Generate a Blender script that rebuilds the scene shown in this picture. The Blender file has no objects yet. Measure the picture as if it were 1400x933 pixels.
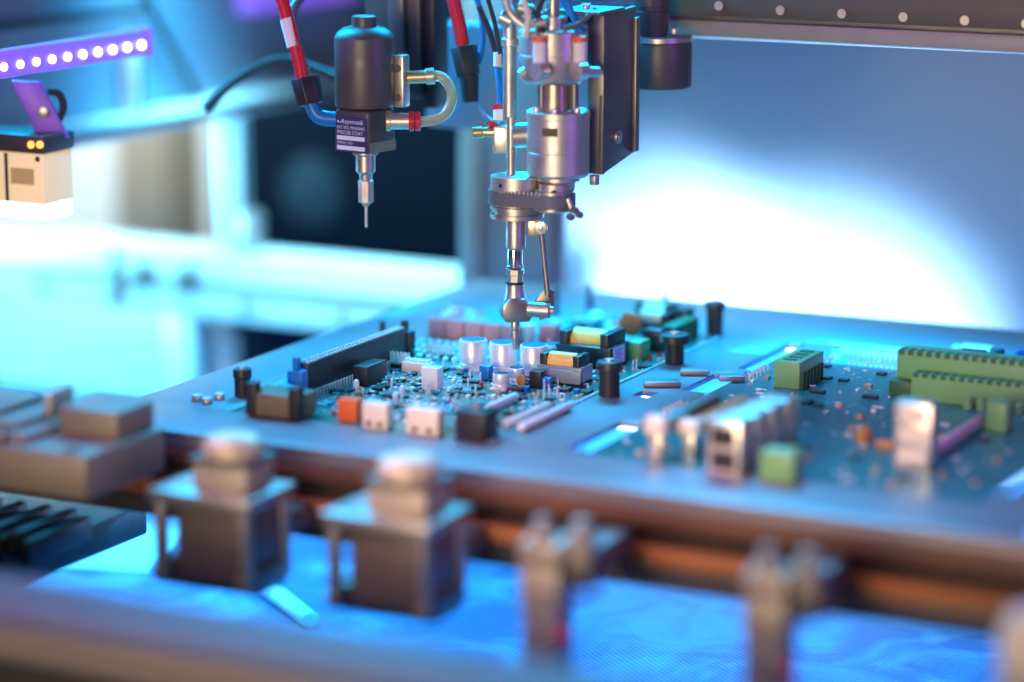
import bpy, bmesh, math, random
import numpy as np
from mathutils import Vector, Matrix
R = math.radians
random.seed(7)
scn = bpy.context.scene
col = scn.collection

# ------------------------------------------------------------------ camera
FPX, CX, CY = 3866.0, 700.0, 466.5            # focal length and centre in photograph pixels
PITCH = math.atan(811 / 3866); YAW = math.atan(2040 / math.hypot(3866, 811))
UP = np.array([0, 0, 1.0])
FH = np.array([-math.sin(YAW), math.cos(YAW), 0])
FW = FH * math.cos(PITCH) - UP * math.sin(PITCH)
RT = np.array([math.cos(YAW), math.sin(YAW), 0])
CU = np.cross(RT, FW)
_d = FW * FPX + RT * (700 - CX) - CU * (520 - CY)
C = -_d / np.linalg.norm(_d) * 1550.0          # all lengths below are millimetres

cam = bpy.data.cameras.new('camera'); camo = bpy.data.objects.new('camera', cam)
col.objects.link(camo)
camo.location = Vector(C) * 0.001
camo.rotation_euler = (R(90) - PITCH, 0, YAW)
cam.sensor_width = 36; cam.lens = FPX / 1400 * 36
cam.clip_start = 0.02; cam.clip_end = 50
cam.dof.use_dof = True; cam.dof.focus_distance = 1.545; cam.dof.aperture_fstop = 1.9
cam.dof.aperture_blades = 0
scn.camera = camo

# ------------------------------------------------------------------ world, lamps, exposure
w = bpy.data.worlds.new('World'); scn.world = w; w.use_nodes = True
bg = w.node_tree.nodes['Background']
bg.inputs[0].default_value = (0.20, 0.23, 0.36, 1); bg.inputs[1].default_value = 0.26
vs = scn.view_settings
vs.view_transform = 'Standard'; vs.look = 'None'; vs.exposure = 0; vs.gamma = 1
scn.cycles.use_denoising = True
scn.cycles.sample_clamp_indirect = 6
scn.cycles.max_bounces = 8

def area(name, loc, target, size, color, watts, shape='RECTANGLE', spread=180):
    l = bpy.data.lights.new(name, 'AREA'); l.energy = watts; l.color = color
    l.shape = shape; l.size = size[0] / 1000; l.size_y = size[1] / 1000; l.spread = R(spread)
    o = bpy.data.objects.new(name, l); col.objects.link(o)
    o.location = Vector(loc) * 0.001
    o.rotation_euler = (Vector(target) - Vector(loc)).to_track_quat('-Z', 'Y').to_euler()
    return o
def spot(name, loc, target, color, watts, cone, blend, radius=10):
    l = bpy.data.lights.new(name, 'SPOT'); l.energy = watts; l.color = color
    l.spot_size = R(cone); l.spot_blend = blend; l.shadow_soft_size = radius / 1000
    o = bpy.data.objects.new(name, l); col.objects.link(o)
    o.location = Vector(loc) * 0.001
    o.rotation_euler = (Vector(target) - Vector(loc)).to_track_quat('-Z', 'Y').to_euler()
    return o
WARM = (1.0, 0.80, 0.56); CYAN = (0.0, 0.50, 1.0); BLUE = (0.0, 0.38, 1.0); VIOLET = (0.38, 0.14, 1.0)
area('lamp_front_warm', (250, -1500, 240), (40, -40, 50), (520, 260), WARM, 1.2, spread=60)
area('lamp_front_low', (150, -1150, 40), (140, -240, -10), (420, 160), (1.0, 0.74, 0.46), 0.5, spread=70)
area('lamp_violet_right', (640, -160, 330), (20, -10, 120), (45, 420), VIOLET, 1.7)
area('fill_violet_far', (-520, 0, 260), (-90, 40, 150), (60, 200), VIOLET, 1.0, spread=60)  # extra unseen light, added for the valve's violet edge
area('lamp_violet_left', (-250, -330, 300), (-60, -230, 0), (60, 240), VIOLET, 0.7)
area('fill_mauve', (-100, -500, 420), (140, -190, 0), (240, 160), (1.0, 0.60, 0.74), 0.36, spread=44)  # added out of view to tint the plate front mauve
area('lamp_cyan_left', (-360, 40, 330), (-30, 10, 10), (120, 420), CYAN, 2.8, spread=80)
area('lamp_cyan_top', (-90, 330, 430), (-30, 40, 0), (360, 160), (0.0, 0.50, 1.0), 2.9, spread=70)
area('fill_cyan_beam', (-240, 260, 340), (-410, 260, 88), (60, 420), CYAN, 1.0, spread=50)  # unseen fill, added to turn the side beam cyan
area('fill_frame_top', (-330, 215, 320), (-330, 335, -30), (420, 60), (0.25, 0.78, 1.0), 2.4, spread=60)  # added above the view to brighten the rear frame bar
area('fill_frame_side', (-900, 100, 30), (-420, 360, -50), (200, 200), (0.14, 0.74, 1.0), 2.6, spread=80)  # added off to the left, brightens rear bar and white panel
for k, x in enumerate((-220, -40, 150, 330)):
    area('lamp_under_plate', (x, 30, -22), (x, 60, -150), (150, 380), BLUE, 1.25)

# ------------------------------------------------------------------ photograph pixels to places
def P(px, py, z=0.0):                           # on the level z
    d = FW * FPX + RT * (px - CX) - CU * (py - CY); return C + d * ((z - C[2]) / d[2])
def PY(px, py, Y):                              # on the upright plane at depth Y
    d = FW * FPX + RT * (px - CX) - CU * (py - CY); return C + d * ((Y - C[1]) / d[1])
def PX(px, py, X):
    d = FW * FPX + RT * (px - CX) - CU * (py - CY); return C + d * ((X - C[0]) / d[0])
def AT(px, py, dep):                            # at that distance in front of the lens
    return C + (FW * FPX + RT * (px - CX) - CU * (py - CY)) * (dep / FPX)
def ZAT(xy, py):                                # height of the point over xy that shows at row py
    h = np.array([xy[0] - C[0], xy[1] - C[1], 0]); k = (CY - py) / FPX
    return C[2] + (k * h.dot(FW) - h.dot(CU)) / (CU[2] - k * FW[2])
def DEP(p): return float((np.array(p) - C).dot(FW))
def MM(p): return DEP(p) / FPX                  # millimetres per pixel there

# ------------------------------------------------------------------ materials
MATS = {}
def mat(name, c, metal=0.0, rough=0.5, var=0.12, scale=60, bump=0.0, bscale=400, rvar=0.12, emit=None, es=0, coat=0, trans=0, aniso=0, ior=1.45):
    if name in MATS: return MATS[name]
    m = bpy.data.materials.new(name); m.use_nodes = True; nt = m.node_tree; N = nt.nodes; L = nt.links
    b = N['Principled BSDF']
    b.inputs['Metallic'].default_value = metal; b.inputs['IOR'].default_value = ior
    b.inputs['Coat Weight'].default_value = coat
    b.inputs['Transmission Weight'].default_value = trans
    tc = N.new('ShaderNodeTexCoord')
    nz = N.new('ShaderNodeTexNoise'); nz.inputs['Scale'].default_value = scale; nz.inputs['Detail'].default_value = 5
    L.new(tc.outputs['Object'], nz.inputs['Vector'])
    mx = N.new('ShaderNodeMix'); mx.data_type = 'RGBA'
    mx.inputs[6].default_value = (*[x * (1 - var) for x in c], 1); mx.inputs[7].default_value = (*[min(1, x * (1 + var)) for x in c], 1)
    L.new(nz.outputs['Fac'], mx.inputs[0]); L.new(mx.outputs[2], b.inputs['Base Color'])
    mr = N.new('ShaderNodeMapRange'); mr.inputs[3].default_value = max(0.03, rough - rvar); mr.inputs[4].default_value = min(1, rough + rvar)
    n2 = N.new('ShaderNodeTexNoise'); n2.inputs['Scale'].default_value = scale * 2.3; n2.inputs['Detail'].default_value = 4
    L.new(tc.outputs['Object'], n2.inputs['Vector'])
    L.new(n2.outputs['Fac'], mr.inputs[0]); L.new(mr.outputs[0], b.inputs['Roughness'])
    if bump:
        n3 = N.new('ShaderNodeTexNoise'); n3.inputs['Scale'].default_value = bscale; n3.inputs['Detail'].default_value = 3
        L.new(tc.outputs['Object'], n3.inputs['Vector'])
        bp = N.new('ShaderNodeBump'); bp.inputs['Strength'].default_value = bump; bp.inputs['Distance'].default_value = 0.0004
        L.new(n3.outputs['Fac'], bp.inputs['Height']); L.new(bp.outputs[0], b.inputs['Normal'])
    if emit:
        b.inputs['Emission Color'].default_value = (*emit, 1); b.inputs['Emission Strength'].default_value = es
    MATS[name] = m; return m
ALU = mat('aluminium', (0.54, 0.51, 0.47), 0.85, 0.42, bump=0.15)
PLATE = mat('plate_aluminium', (0.23, 0.20, 0.22), 0.6, 0.44, var=0.10, scale=9, bump=0.25, bscale=900)
STEEL = mat('steel', (0.46, 0.43, 0.40), 0.85, 0.38, bump=0.1)
STEELD = mat('dark_steel', (0.20, 0.19, 0.18), 0.8, 0.42, bump=0.15)
NICKEL = mat('nickel', (0.66, 0.61, 0.53), 0.8, 0.34)
BRASS = mat('brass', (0.66, 0.52, 0.28), 0.85, 0.32)
SILVER = mat('satin_aluminium', (0.76, 0.75, 0.74), 0.35, 0.34, var=0.05)
ANOD = mat('dark_anodised', (0.095, 0.085, 0.08), 0.5, 0.46, bump=0.12)
BLACK = mat('black_plastic', (0.018, 0.018, 0.02), 0, 0.42, bump=0.1)
RUBBER = mat('black_rubber', (0.02, 0.02, 0.022), 0, 0.62)
WHITE = mat('white_plastic', (0.74, 0.72, 0.68), 0, 0.38, var=0.04)
CREAM = mat('cream_plastic', (0.70, 0.62, 0.50), 0, 0.42, var=0.05)
REDT = mat('red_tube', (0.55, 0.015, 0.03), 0, 0.25, var=0.08)
PINK = mat('pink_plastic', (0.60, 0.21, 0.20), 0, 0.38, var=0.06)
ORANGE = mat('orange_plastic', (0.72, 0.13, 0.03), 0, 0.4)
YELLOW = mat('yellow_tape', (0.80, 0.52, 0.12), 0, 0.32, var=0.14, scale=300)
PEACH = mat('orange_tape', (0.82, 0.42, 0.20), 0, 0.34, var=0.14, scale=300)
GREEN = mat('green_plastic', (0.16, 0.36, 0.13), 0, 0.42, var=0.06)
GREEND = mat('green_dark_plastic', (0.03, 0.12, 0.045), 0, 0.45)
OLIVE = mat('olive_plastic', (0.13, 0.11, 0.055), 0, 0.5, var=0.3, scale=200)
BROWN = mat('brown_disc', (0.38, 0.16, 0.05), 0, 0.35)
TIN = mat('tinned_pins', (0.84, 0.82, 0.78), 0.4, 0.3)
BLUEP = mat('blue_plastic', (0.01, 0.16, 0.42), 0, 0.35)
TEALB = mat('teal_plastic', (0.05, 0.40, 0.46), 0, 0.3)
GREYB = mat('grey_ferrite', (0.22, 0.26, 0.29), 0.1, 0.35)
PAINT = mat('grey_paint', (0.16, 0.21, 0.27), 0, 0.5, var=0.08, scale=5)
WPANEL = mat('white_panel', (0.80, 0.80, 0.78), 0, 0.5, var=0.03, scale=6)
DARKP = mat('dark_cabinet_shade', (0.010, 0.014, 0.026), 0, 0.8, var=0.3, scale=6, ior=1.08)  # near-black for the cabinet and for the shaded opening
TAN = mat('tan_board', (0.55, 0.40, 0.28), 0, 0.6)
BROWNR = mat('brown_rail', (0.10, 0.042, 0.022), 0.2, 0.45, var=0.5, scale=14)  # patchy brown for the rail flange
BELT = mat('orange_belt', (0.26, 0.095, 0.022), 0, 0.5, var=0.7, scale=9)
CLEARH = mat('clear_hose', (0.62, 0.66, 0.45), 0, 0.18, trans=0.55, var=0.05)
WALLM = mat('wall_panel', (0.20, 0.26, 0.34), 0, 0.5, var=0.10, scale=3.2)

def matte_floor():
    m = bpy.data.materials.new('woven_mat'); m.use_nodes = True; nt = m.node_tree; N = nt.nodes; L = nt.links
    b = N['Principled BSDF']; b.inputs['Roughness'].default_value = 0.55
    tc = N.new('ShaderNodeTexCoord')
    mp = N.new('ShaderNodeMapping'); mp.inputs['Rotation'].default_value = (0, 0, R(40)); L.new(tc.outputs['Object'], mp.inputs[0])
    wv = []
    for ax in ('X', 'Y'):
        q = N.new('ShaderNodeTexWave'); q.bands_direction = ax; q.inputs['Scale'].default_value = 105
        q.inputs['Distortion'].default_value = 0.6; L.new(mp.outputs[0], q.inputs[0]); wv.append(q)
    mu = N.new('ShaderNodeMath'); mu.operation = 'MULTIPLY'; L.new(wv[0].outputs['Fac'], mu.inputs[0]); L.new(wv[1].outputs['Fac'], mu.inputs[1])
    n = N.new('ShaderNodeTexNoise'); n.inputs['Scale'].default_value = 14; n.inputs['Detail'].default_value = 6; n.inputs['Distortion'].default_value = 1.2
    L.new(tc.outputs['Object'], n.inputs[0])
    cr = N.new('ShaderNodeValToRGB'); cr.color_ramp.elements[0].position = 0.42; cr.color_ramp.elements[1].position = 0.62
    cr.color_ramp.elements[0].color = (0.04, 0.17, 0.36, 1); cr.color_ramp.elements[1].color = (0.26, 0.44, 0.62, 1)  # pale and dark patches paint light and shade of wrinkles
    L.new(n.outputs['Fac'], cr.inputs[0])
    mx = N.new('ShaderNodeMix'); mx.data_type = 'RGBA'; mx.blend_type = 'MULTIPLY'; mx.inputs[0].default_value = 0.45
    L.new(cr.outputs[0], mx.inputs[6]); L.new(mu.outputs[0], mx.inputs[7]); L.new(mx.outputs[2], b.inputs['Base Color'])
    bp = N.new('ShaderNodeBump'); bp.inputs['Strength'].default_value = 0.5; bp.inputs['Distance'].default_value = 0.001
    L.new(mu.outputs[0], bp.inputs['Height']); L.new(bp.outputs[0], b.inputs['Normal'])
    return m
def board_mat(name, base, trace, pad):
    m = bpy.data.materials.new(name); m.use_nodes = True; nt = m.node_tree; N = nt.nodes; L = nt.links
    b = N['Principled BSDF']; b.inputs['Roughness'].default_value = 0.28
    tc = N.new('ShaderNodeTexCoord')
    br = N.new('ShaderNodeTexBrick'); br.inputs['Scale'].default_value = 120; br.inputs['Mortar Size'].default_value = 0.05
    br.inputs['Color1'].default_value = (*base, 1); br.inputs['Color2'].default_value = (*[x * 0.8 for x in base], 1); br.inputs['Mortar'].default_value = (*trace, 1)
    L.new(tc.outputs['Object'], br.inputs[0])
    vo = N.new('ShaderNodeTexVoronoi'); vo.inputs['Scale'].default_value = 210; L.new(tc.outputs['Object'], vo.inputs[0])
    lt = N.new('ShaderNodeMath'); lt.operation = 'LESS_THAN'; lt.inputs[1].default_value = 0.24; L.new(vo.outputs['Distance'], lt.inputs[0])
    n = N.new('ShaderNodeTexNoise'); n.inputs['Scale'].default_value = 45; L.new(tc.outputs['Object'], n.inputs[0])
    gt = N.new('ShaderNodeMath'); gt.operation = 'GREATER_THAN'; gt.inputs[1].default_value = 0.56; L.new(n.outputs['Fac'], gt.inputs[0])
    mu = N.new('ShaderNodeMath'); mu.operation = 'MULTIPLY'; L.new(lt.outputs[0], mu.inputs[0]); L.new(gt.outputs[0], mu.inputs[1])
    mx = N.new('ShaderNodeMix'); mx.data_type = 'RGBA'; L.new(mu.outputs[0], mx.inputs[0]); L.new(br.outputs[0], mx.inputs[6]); mx.inputs[7].default_value = (*pad, 1)
    L.new(mx.outputs[2], b.inputs['Base Color']); L.new(mu.outputs[0], b.inputs['Metallic'])
    return m
MATFLOOR = matte_floor()
BOARDA = board_mat('green_solder_mask', (0.006, 0.10, 0.085), (0.02, 0.19, 0.16), (0.7, 0.68, 0.6))
BOARDB = board_mat('teal_solder_mask', (0.007, 0.115, 0.125), (0.014, 0.16, 0.165), (0.55, 0.55, 0.5))

# ------------------------------------------------------------------ mesh helpers
ORG = {}
class MB:
    def __init__(s): s.bm = bmesh.new()
    def box(s, x0, x1, y0, y1, z0, z1, rot=None, bev=0, seg=2):
        c = Vector(((x0 + x1) / 2, (y0 + y1) / 2, (z0 + z1) / 2))
        m = Matrix.Translation(c) @ (rot if rot else Matrix.Identity(4)) @ Matrix.Diagonal((abs(x1 - x0), abs(y1 - y0), abs(z1 - z0), 1))
        if bev:
            t = bmesh.new(); bmesh.ops.create_cube(t, size=1, matrix=m)
            bmesh.ops.bevel(t, geom=t.edges[:], offset=bev, segments=seg, affect='EDGES', clamp_overlap=True, profile=0.5)
            s._merge(t)
        else: bmesh.ops.create_cube(s.bm, size=1, matrix=m)
        return s
    def _merge(s, t):
        me = bpy.data.meshes.new('t'); t.to_mesh(me); t.free(); s.bm.from_mesh(me); bpy.data.meshes.remove(me)
    def cbox(s, c, d, rz=0, bev=0, seg=2):
        return s.box(c[0] - d[0] / 2, c[0] + d[0] / 2, c[1] - d[1] / 2, c[1] + d[1] / 2, c[2] - d[2] / 2, c[2] + d[2] / 2, Matrix.Rotation(rz, 4, 'Z') if rz else None, bev, seg)
    def cyl(s, p0, p1, r0, r1=None, n=24):
        p0 = Vector(p0); p1 = Vector(p1); d = p1 - p0; r1 = r0 if r1 is None else r1
        m = Matrix.Translation((p0 + p1) / 2) @ d.to_track_quat('Z', 'Y').to_matrix().to_4x4()
        bmesh.ops.create_cone(s.bm, cap_ends=True, segments=n, radius1=r0, radius2=r1, depth=d.length, matrix=m); return s
    def lathe(s, xy, prof, n=40):                 # prof: (z, r) from bottom to top
        rings = []
        for z, r in prof:
            rings.append([s.bm.verts.new((xy[0] + r * math.cos(2 * math.pi * k / n), xy[1] + r * math.sin(2 * math.pi * k / n), z)) for k in range(n)])
        for a, b in zip(rings, rings[1:]):
            for k in range(n): s.bm.faces.new((a[k], a[(k + 1) % n], b[(k + 1) % n], b[k]))
        s.bm.faces.new(rings[0][::-1]); s.bm.faces.new(rings[-1]); return s
    def tube(s, pts, r, n=12):
        pts = [Vector(p) for p in pts]; rings = []; side = None
        for i, p in enumerate(pts):
            t = (pts[min(i + 1, len(pts) - 1)] - pts[max(i - 1, 0)]).normalized()
            if side is None: side = t.orthogonal().normalized()
            side = (side - t * side.dot(t)).normalized(); u = t.cross(side)
            rr = r[i] if isinstance(r, (list, tuple)) else r
            rings.append([s.bm.verts.new(p + (side * math.cos(2 * math.pi * k / n) + u * math.sin(2 * math.pi * k / n)) * rr) for k in range(n)])
        for a, b in zip(rings, rings[1:]):
            for k in range(n): s.bm.faces.new((a[k], a[(k + 1) % n], b[(k + 1) % n], b[k]))
        s.bm.faces.new(rings[0][::-1]); s.bm.faces.new(rings[-1]); return s
    def ball(s, c, r, sz=1.0, n=14):
        bmesh.ops.create_uvsphere(s.bm, u_segments=n, v_segments=n // 2 + 2, radius=r, matrix=Matrix.Translation(c) @ Matrix.Diagonal((1, 1, sz, 1))); return s
    def prism(s, poly, axis_o, u, v, wdir, t):    # polygon (a,b) in plane o + a u + b v, thickness t along w
        o = Vector(axis_o); u = Vector(u); v = Vector(v); wd = Vector(wdir) * t
        a = [s.bm.verts.new(o + u * p[0] + v * p[1]) for p in poly]; b = [s.bm.verts.new(o + u * p[0] + v * p[1] + wd) for p in poly]
        s.bm.faces.new(a[::-1]); s.bm.faces.new(b); n = len(poly)
        for k in range(n): s.bm.faces.new((a[k], a[(k + 1) % n], b[(k + 1) % n], b[k]))
        return s
    def build(s, name, m, parent=None, bev=0, seg=2, smooth=35, **tags):
        bm = s.bm
        bmesh.ops.recalc_face_normals(bm, faces=bm.faces[:])
        if bev:
            es = [e for e in bm.edges if len(e.link_faces) == 2 and e.calc_face_angle(0) > R(40)]
            bmesh.ops.bevel(bm, geom=es, offset=bev, segments=seg, affect='EDGES', clamp_overlap=True, profile=0.5)
        cs = [v.co for v in bm.verts]
        lo = Vector([min(c[i] for c in cs) for i in range(3)]); hi = Vector([max(c[i] for c in cs) for i in range(3)])
        o0 = (lo + hi) / 2; o0.z = lo.z
        for v in bm.verts: v.co = (v.co - o0) * 0.001
        me = bpy.data.meshes.new(name); bm.to_mesh(me); bm.free()
        for p in me.polygons: p.use_smooth = True
        me.set_sharp_from_angle(angle=R(smooth))
        me.materials.append(m)
        o = bpy.data.objects.new(name, me); col.objects.link(o)
        base = ORG.get(parent.name, Vector((0, 0, 0))) if parent else Vector((0, 0, 0))
        o.location = (o0 - base) * 0.001; ORG[o.name] = o0
        if parent: o.parent = parent
        for k, v in tags.items(): o[k] = v
        return o
def thing(name, label, cat, loc, group=None):
    o = bpy.data.objects.new(name, None); col.objects.link(o); o.empty_display_size = 0.01
    o.location = Vector(loc) * 0.001; ORG[o.name] = Vector(loc); o['label'] = label; o['category'] = cat
    if group: o['group'] = group
    return o
def tag(o, label, cat, group=None):
    o['label'] = label; o['category'] = cat
    if group: o['group'] = group
    return o
def copy_tree(o, parent=None):
    c = o.copy(); col.objects.link(c); c.parent = parent
    for ch in list(o.children): copy_tree(ch, c)
    return c
def clone(o, parent, loc):                        # a piece again, sharing its mesh
    c = o.copy(); col.objects.link(c); c.parent = parent; c.location = (Vector(loc) - ORG[parent.name]) * 0.001
    ORG[c.name] = Vector(loc); return c
def smoothpath(pts, k=6):
    pts = [np.array(p, float) for p in pts]; out = []
    for i in range(len(pts) - 1):
        p0 = pts[max(i - 1, 0)]; p1 = pts[i]; p2 = pts[i + 1]; p3 = pts[min(i + 2, len(pts) - 1)]
        for j in range(k):
            t = j / k
            out.append(0.5 * (2 * p1 + (p2 - p0) * t + (2 * p0 - 5 * p1 + 4 * p2 - p3) * t * t + (3 * p1 - p0 - 3 * p2 + p3) * t ** 3))
    out.append(pts[-1]); return out
def text_mesh(body, size, shear=0.0):
    cu = bpy.data.curves.new('t', 'FONT'); cu.body = body; cu.size = size; cu.shear = shear; cu.extrude = 0; cu.resolution_u = 3; cu.offset = 0.0
    o = bpy.data.objects.new('t', cu); col.objects.link(o)
    dg = bpy.context.evaluated_depsgraph_get(); me = bpy.data.meshes.new_from_object(o.evaluated_get(dg))
    vs_ = [v.co.copy() for v in me.vertices]; fs = [list(p.vertices) for p in me.polygons]
    bpy.data.objects.remove(o); bpy.data.curves.remove(cu); return vs_, fs
def lettering(name, body, size, origin, u, v, m, parent, width=None, shear=0.0):
    vs_, fs = text_mesh(body, 1.0, shear)
    wd = max(p.x for p in vs_) - min(p.x for p in vs_); k = (width / wd) if width else size
    mb = MB(); q = [mb.bm.verts.new(Vector(origin) + Vector(u) * (p.x * k) + Vector(v) * (p.y * size)) for p in vs_]
    for f in fs:
        try: mb.bm.faces.new([q[i] for i in f])
        except ValueError: pass
    return mb.build(name, m, parent)

# lathe given in photograph rows: an upright turned piece at axis column px, distance dep
def turned(px, pyref, dep, rows, name, m, parent, n=40, smooth=35):
    a = AT(px, pyref, dep); prof = []
    for py, r in rows[::-1]: prof.append((ZAT(a, py), r * MM((a[0], a[1], ZAT(a, py)))))
    return MB().lathe((a[0], a[1]), prof, n).build(name, m, parent, smooth=smooth)

# ================================================================== SETTING
def structure(o): o['kind'] = 'structure'; return o
structure(MB().box(-900, 700, -400, 700, -156, -150).build('floor', MATFLOOR))
structure(MB().box(-215, 700, 470, 480, -150, 420).build('wall_back', WALLM))
structure(MB().box(-432, -424, -420, 560, 96, 520).build('wall_left', PAINT))
structure(MB().box(-1500, -330, 905, 915, -300, 600).build('wall_far', WPANEL))

# wall lamp: the round patch of light on the rear panel
pc = PY(1030, 330, 470)
for px, ysrc, zsrc, e, cone in ((850, 300, -112, 30, 102), (1100, 330, -124, 19, 106)):
    src = PY(px, 500, 470)
    spot('lamp_wall_wash', (src[0], ysrc, zsrc), (src[0], 470, zsrc), (0.50, 0.75, 1.0), e, cone, 0.28, 22)

# ---- frame of the machine (each bar a thing of its own)
def profile_bar(name, label, x0, x1, y0, y1, z0, z1, axis, m=None, cat='frame bar'):
    t = thing(name, label, cat, ((x0 + x1) / 2, (y0 + y1) / 2, z0))
    MB().box(x0, x1, y0, y1, z0, z1).build('bar', m or mat('frame_anodised', (0.72, 0.73, 0.74), 0.3, 0.35), t, bev=2)
    g = 3.0
    if axis == 'x':
        zc = (z0 + z1) / 2; MB().box(x0 + 1, x1 - 1, y0 - 0.8, y0 + 0.5, zc - g, zc + g).build('slot', STEELD, t)
    elif axis == 'y':
        zc = (z0 + z1) / 2; MB().box(x1 - 0.5, x1 + 0.8, y0 + 1, y1 - 1, zc - g, zc + g).build('slot', STEELD, t)
    else:
        yc = (y0 + y1) / 2; MB().box(x1 - 0.5, x1 + 0.8, yc - g, yc + g, z0 + 1, z1 - 1).build('slot', STEELD, t)
    return t
rb = profile_bar('frame_bar', 'aluminium frame bar lying behind the fixture plate below the dark cabinet', -840, -150, 325, 365, -62, -14, 'x')
for xx in (-478, -440):
    MB().box(xx, xx + 16, 321.5, 325, -44, -24).cyl((xx + 8, 321.5, -34), (xx + 8, 318, -34), 4).build('corner_bracket', STEELD, rb, bev=0.6)
MB().box(-496, -490, 320, 324.9, -60, -16).build('joint_plate', STEELD, rb, bev=0.6)
for xx in (-640, -560, -380, -300): MB().cyl((xx, 324.9, -50), (xx, 320, -50), 4, n=14).build('bolt', STEELD, rb)
profile_bar('frame_post', 'pale upright frame post at the corner beside the dark cabinet', -410, -392, 334, 350, -13.5, 84, 'z')
MB_ = MB().box(-391.5, -380, 330, 352, -13.5, 16)
tag(MB_.build('corner_block', ALU, bev=4), 'short rounded block at the foot of the upright frame post', 'bracket')
profile_bar('frame_beam', 'cyan lit side beam running above the bright opening', -424, -392, -60, 640, 84.5, 96, 'y')
profile_bar('short_post', 'short upright bar hanging between the side beam and the grey side panel', -423, -408, 236, 250, 97, 150, 'z')
profile_bar('lower_post', 'lower frame post standing beneath the rear frame bar', -452, -428, 326, 356, -150, -62.5, 'z')

# ---- beyond the left opening
tag(MB().box(-1000, -470, 400, 406, -150, -40).build('white_panel', WPANEL, bev=1), 'white sheet panel below the rear frame bar', 'panel')
tag(MB().box(-424, -160, 378, 384, -150, -63).build('dark_opening', DARKP, bev=1), 'dark sheet for the shaded opening under the rear frame bar beside the lower post', 'panel')  # dark sheet stands in for the shade of an opening
tag(MB().box(-760, -700, 700, 760, -150, 150).build('tan_board', TAN, bev=4), 'tall tan board leaning in the bright opening', 'board')
tag(MB().box(-660, -640, 720, 740, -150, 150).build('grey_pipe', PAINT, bev=5), 'narrow grey upright duct beside the tan board', 'duct')
cab = thing('cabinet', 'dark equipment cabinet behind the spray valve', 'cabinet', (-400, 700, -150))
MB().box(-612, -200, 640, 760, -150, 190).build('body', DARKP, cab, bev=6)
q = PY(432, 262, 640)
gl = mat('blue_glow_tint', (0.006, 0.022, 0.045), 0, 0.6)
MB().cyl((q[0], 641, q[2]), (q[0], 634, q[2]), 30).build('blue_disc', gl, cab, bev=2)  # disc coloured blue for a faint glow
MB().box(-330, -318, 634, 641, -80, 100).build('door_handle', STEELD, cab, bev=2)
gv = mat('grey_duct', (0.20, 0.19, 0.20), 0, 0.5, scale=10)
g0_ = PY(625, 300, 275)[0]; g1_ = PY(764, 300, 275)[0]
gc = thing('duct', 'wide grey upright duct behind the dispensing head', 'duct', ((g0_ + g1_) / 2, 285, -150))
MB().box(g0_, g1_, 272, 294, -150, 330).build('body', mat('duct_grey', (0.085, 0.085, 0.10), 0, 0.55, scale=8), gc, bev=8, seg=3)
MB().box(g0_ + 8, g0_ + 22, 266, 272.4, -150, 330).build('conduit', mat('conduit', (0.13, 0.11, 0.11), 0.2, 0.5), gc, bev=3)
tag(MB().box(-310, -285, 575, 600, -150, 15).build('duct', gv, bev=6), 'shorter grey duct standing in front of the dark cabinet', 'duct')
area('fill_room', (-820, 640, 330), (-780, 900, 20), (500, 160), (0.70, 0.92, 1.0), 8)  # added fill that overexposes the white wall beyond the opening

# ---- gantry and linear rail
yr = 130
zl = PY(1100, 53, yr)[2]; zt = zl + 60
gb = thing('gantry_beam', 'aluminium gantry beam carrying the black screwed rail', 'beam', (60, yr, zl))
MB().box(18, 640, yr + 1, yr + 60, zl - 3, zt).build('beam', STEEL, gb, bev=2.5)
rl = MB().box(18, 640, yr - 9, yr + 0.6, zl + 11, zl + 33).build('rail', mat('black_rail', (0.12, 0.095, 0.07), 0.4, 0.5), gb, bev=1)
MB().box(18, 640, yr - 4, yr + 0.6, zl - 1.5, zl + 8).build('lower_ledge', mat('ledge', (0.34, 0.31, 0.27), 0.3, 0.45), gb, bev=1.2)
s0 = None
for k in range(8):
    x = PY(984 + 84 * k, 8 + 4.6 * k, yr - 9)
    if s0 is None:
        s0 = MB().cyl((x[0], yr - 10.6, x[2]), (x[0], yr - 8.6, x[2]), 2.6, n=20).cyl((x[0], yr - 10.9, x[2]), (x[0], yr - 10.6, x[2]), 1.5, n=6).build('screw', STEEL, gb)
    else:
        c = clone(s0, gb, (x[0], ORG[s0.name][1], x[2] - 3.2))

# ---- z slide behind the valve
zs = thing('slide_column', 'dark vertical slide column behind the spray valve', 'slide', AT(540, 150, 1640))
a = AT(545, 152, 1625); k = MM(a)
MB().box(a[0] - 22, a[0] + 14, a[1], a[1] + 25, a[2] + 8, a[2] + 110).build('column', ANOD, zs, bev=1.5)
MB().box(a[0] - 4, a[0] + 6, a[1] - 5, a[1] - 0.4, a[2] + 18, a[2] + 110).build('guide_rail', STEELD, zs, bev=0.8)
MB().box(a[0] + 14.5, a[0] + 21, a[1] + 4, a[1] + 22, a[2] + 2, a[2] + 110).build('cover_strip', BLACK, zs, bev=1)
a = AT(632, 100, 1700)
tag(MB().box(a[0] - 26, a[0] + 26, a[1], a[1] + 12, a[2] - 34, a[2] + 30).build('mounting_plate', PAINT, bev=3), 'blue grey mounting plate behind the second red hose', 'plate')

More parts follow.
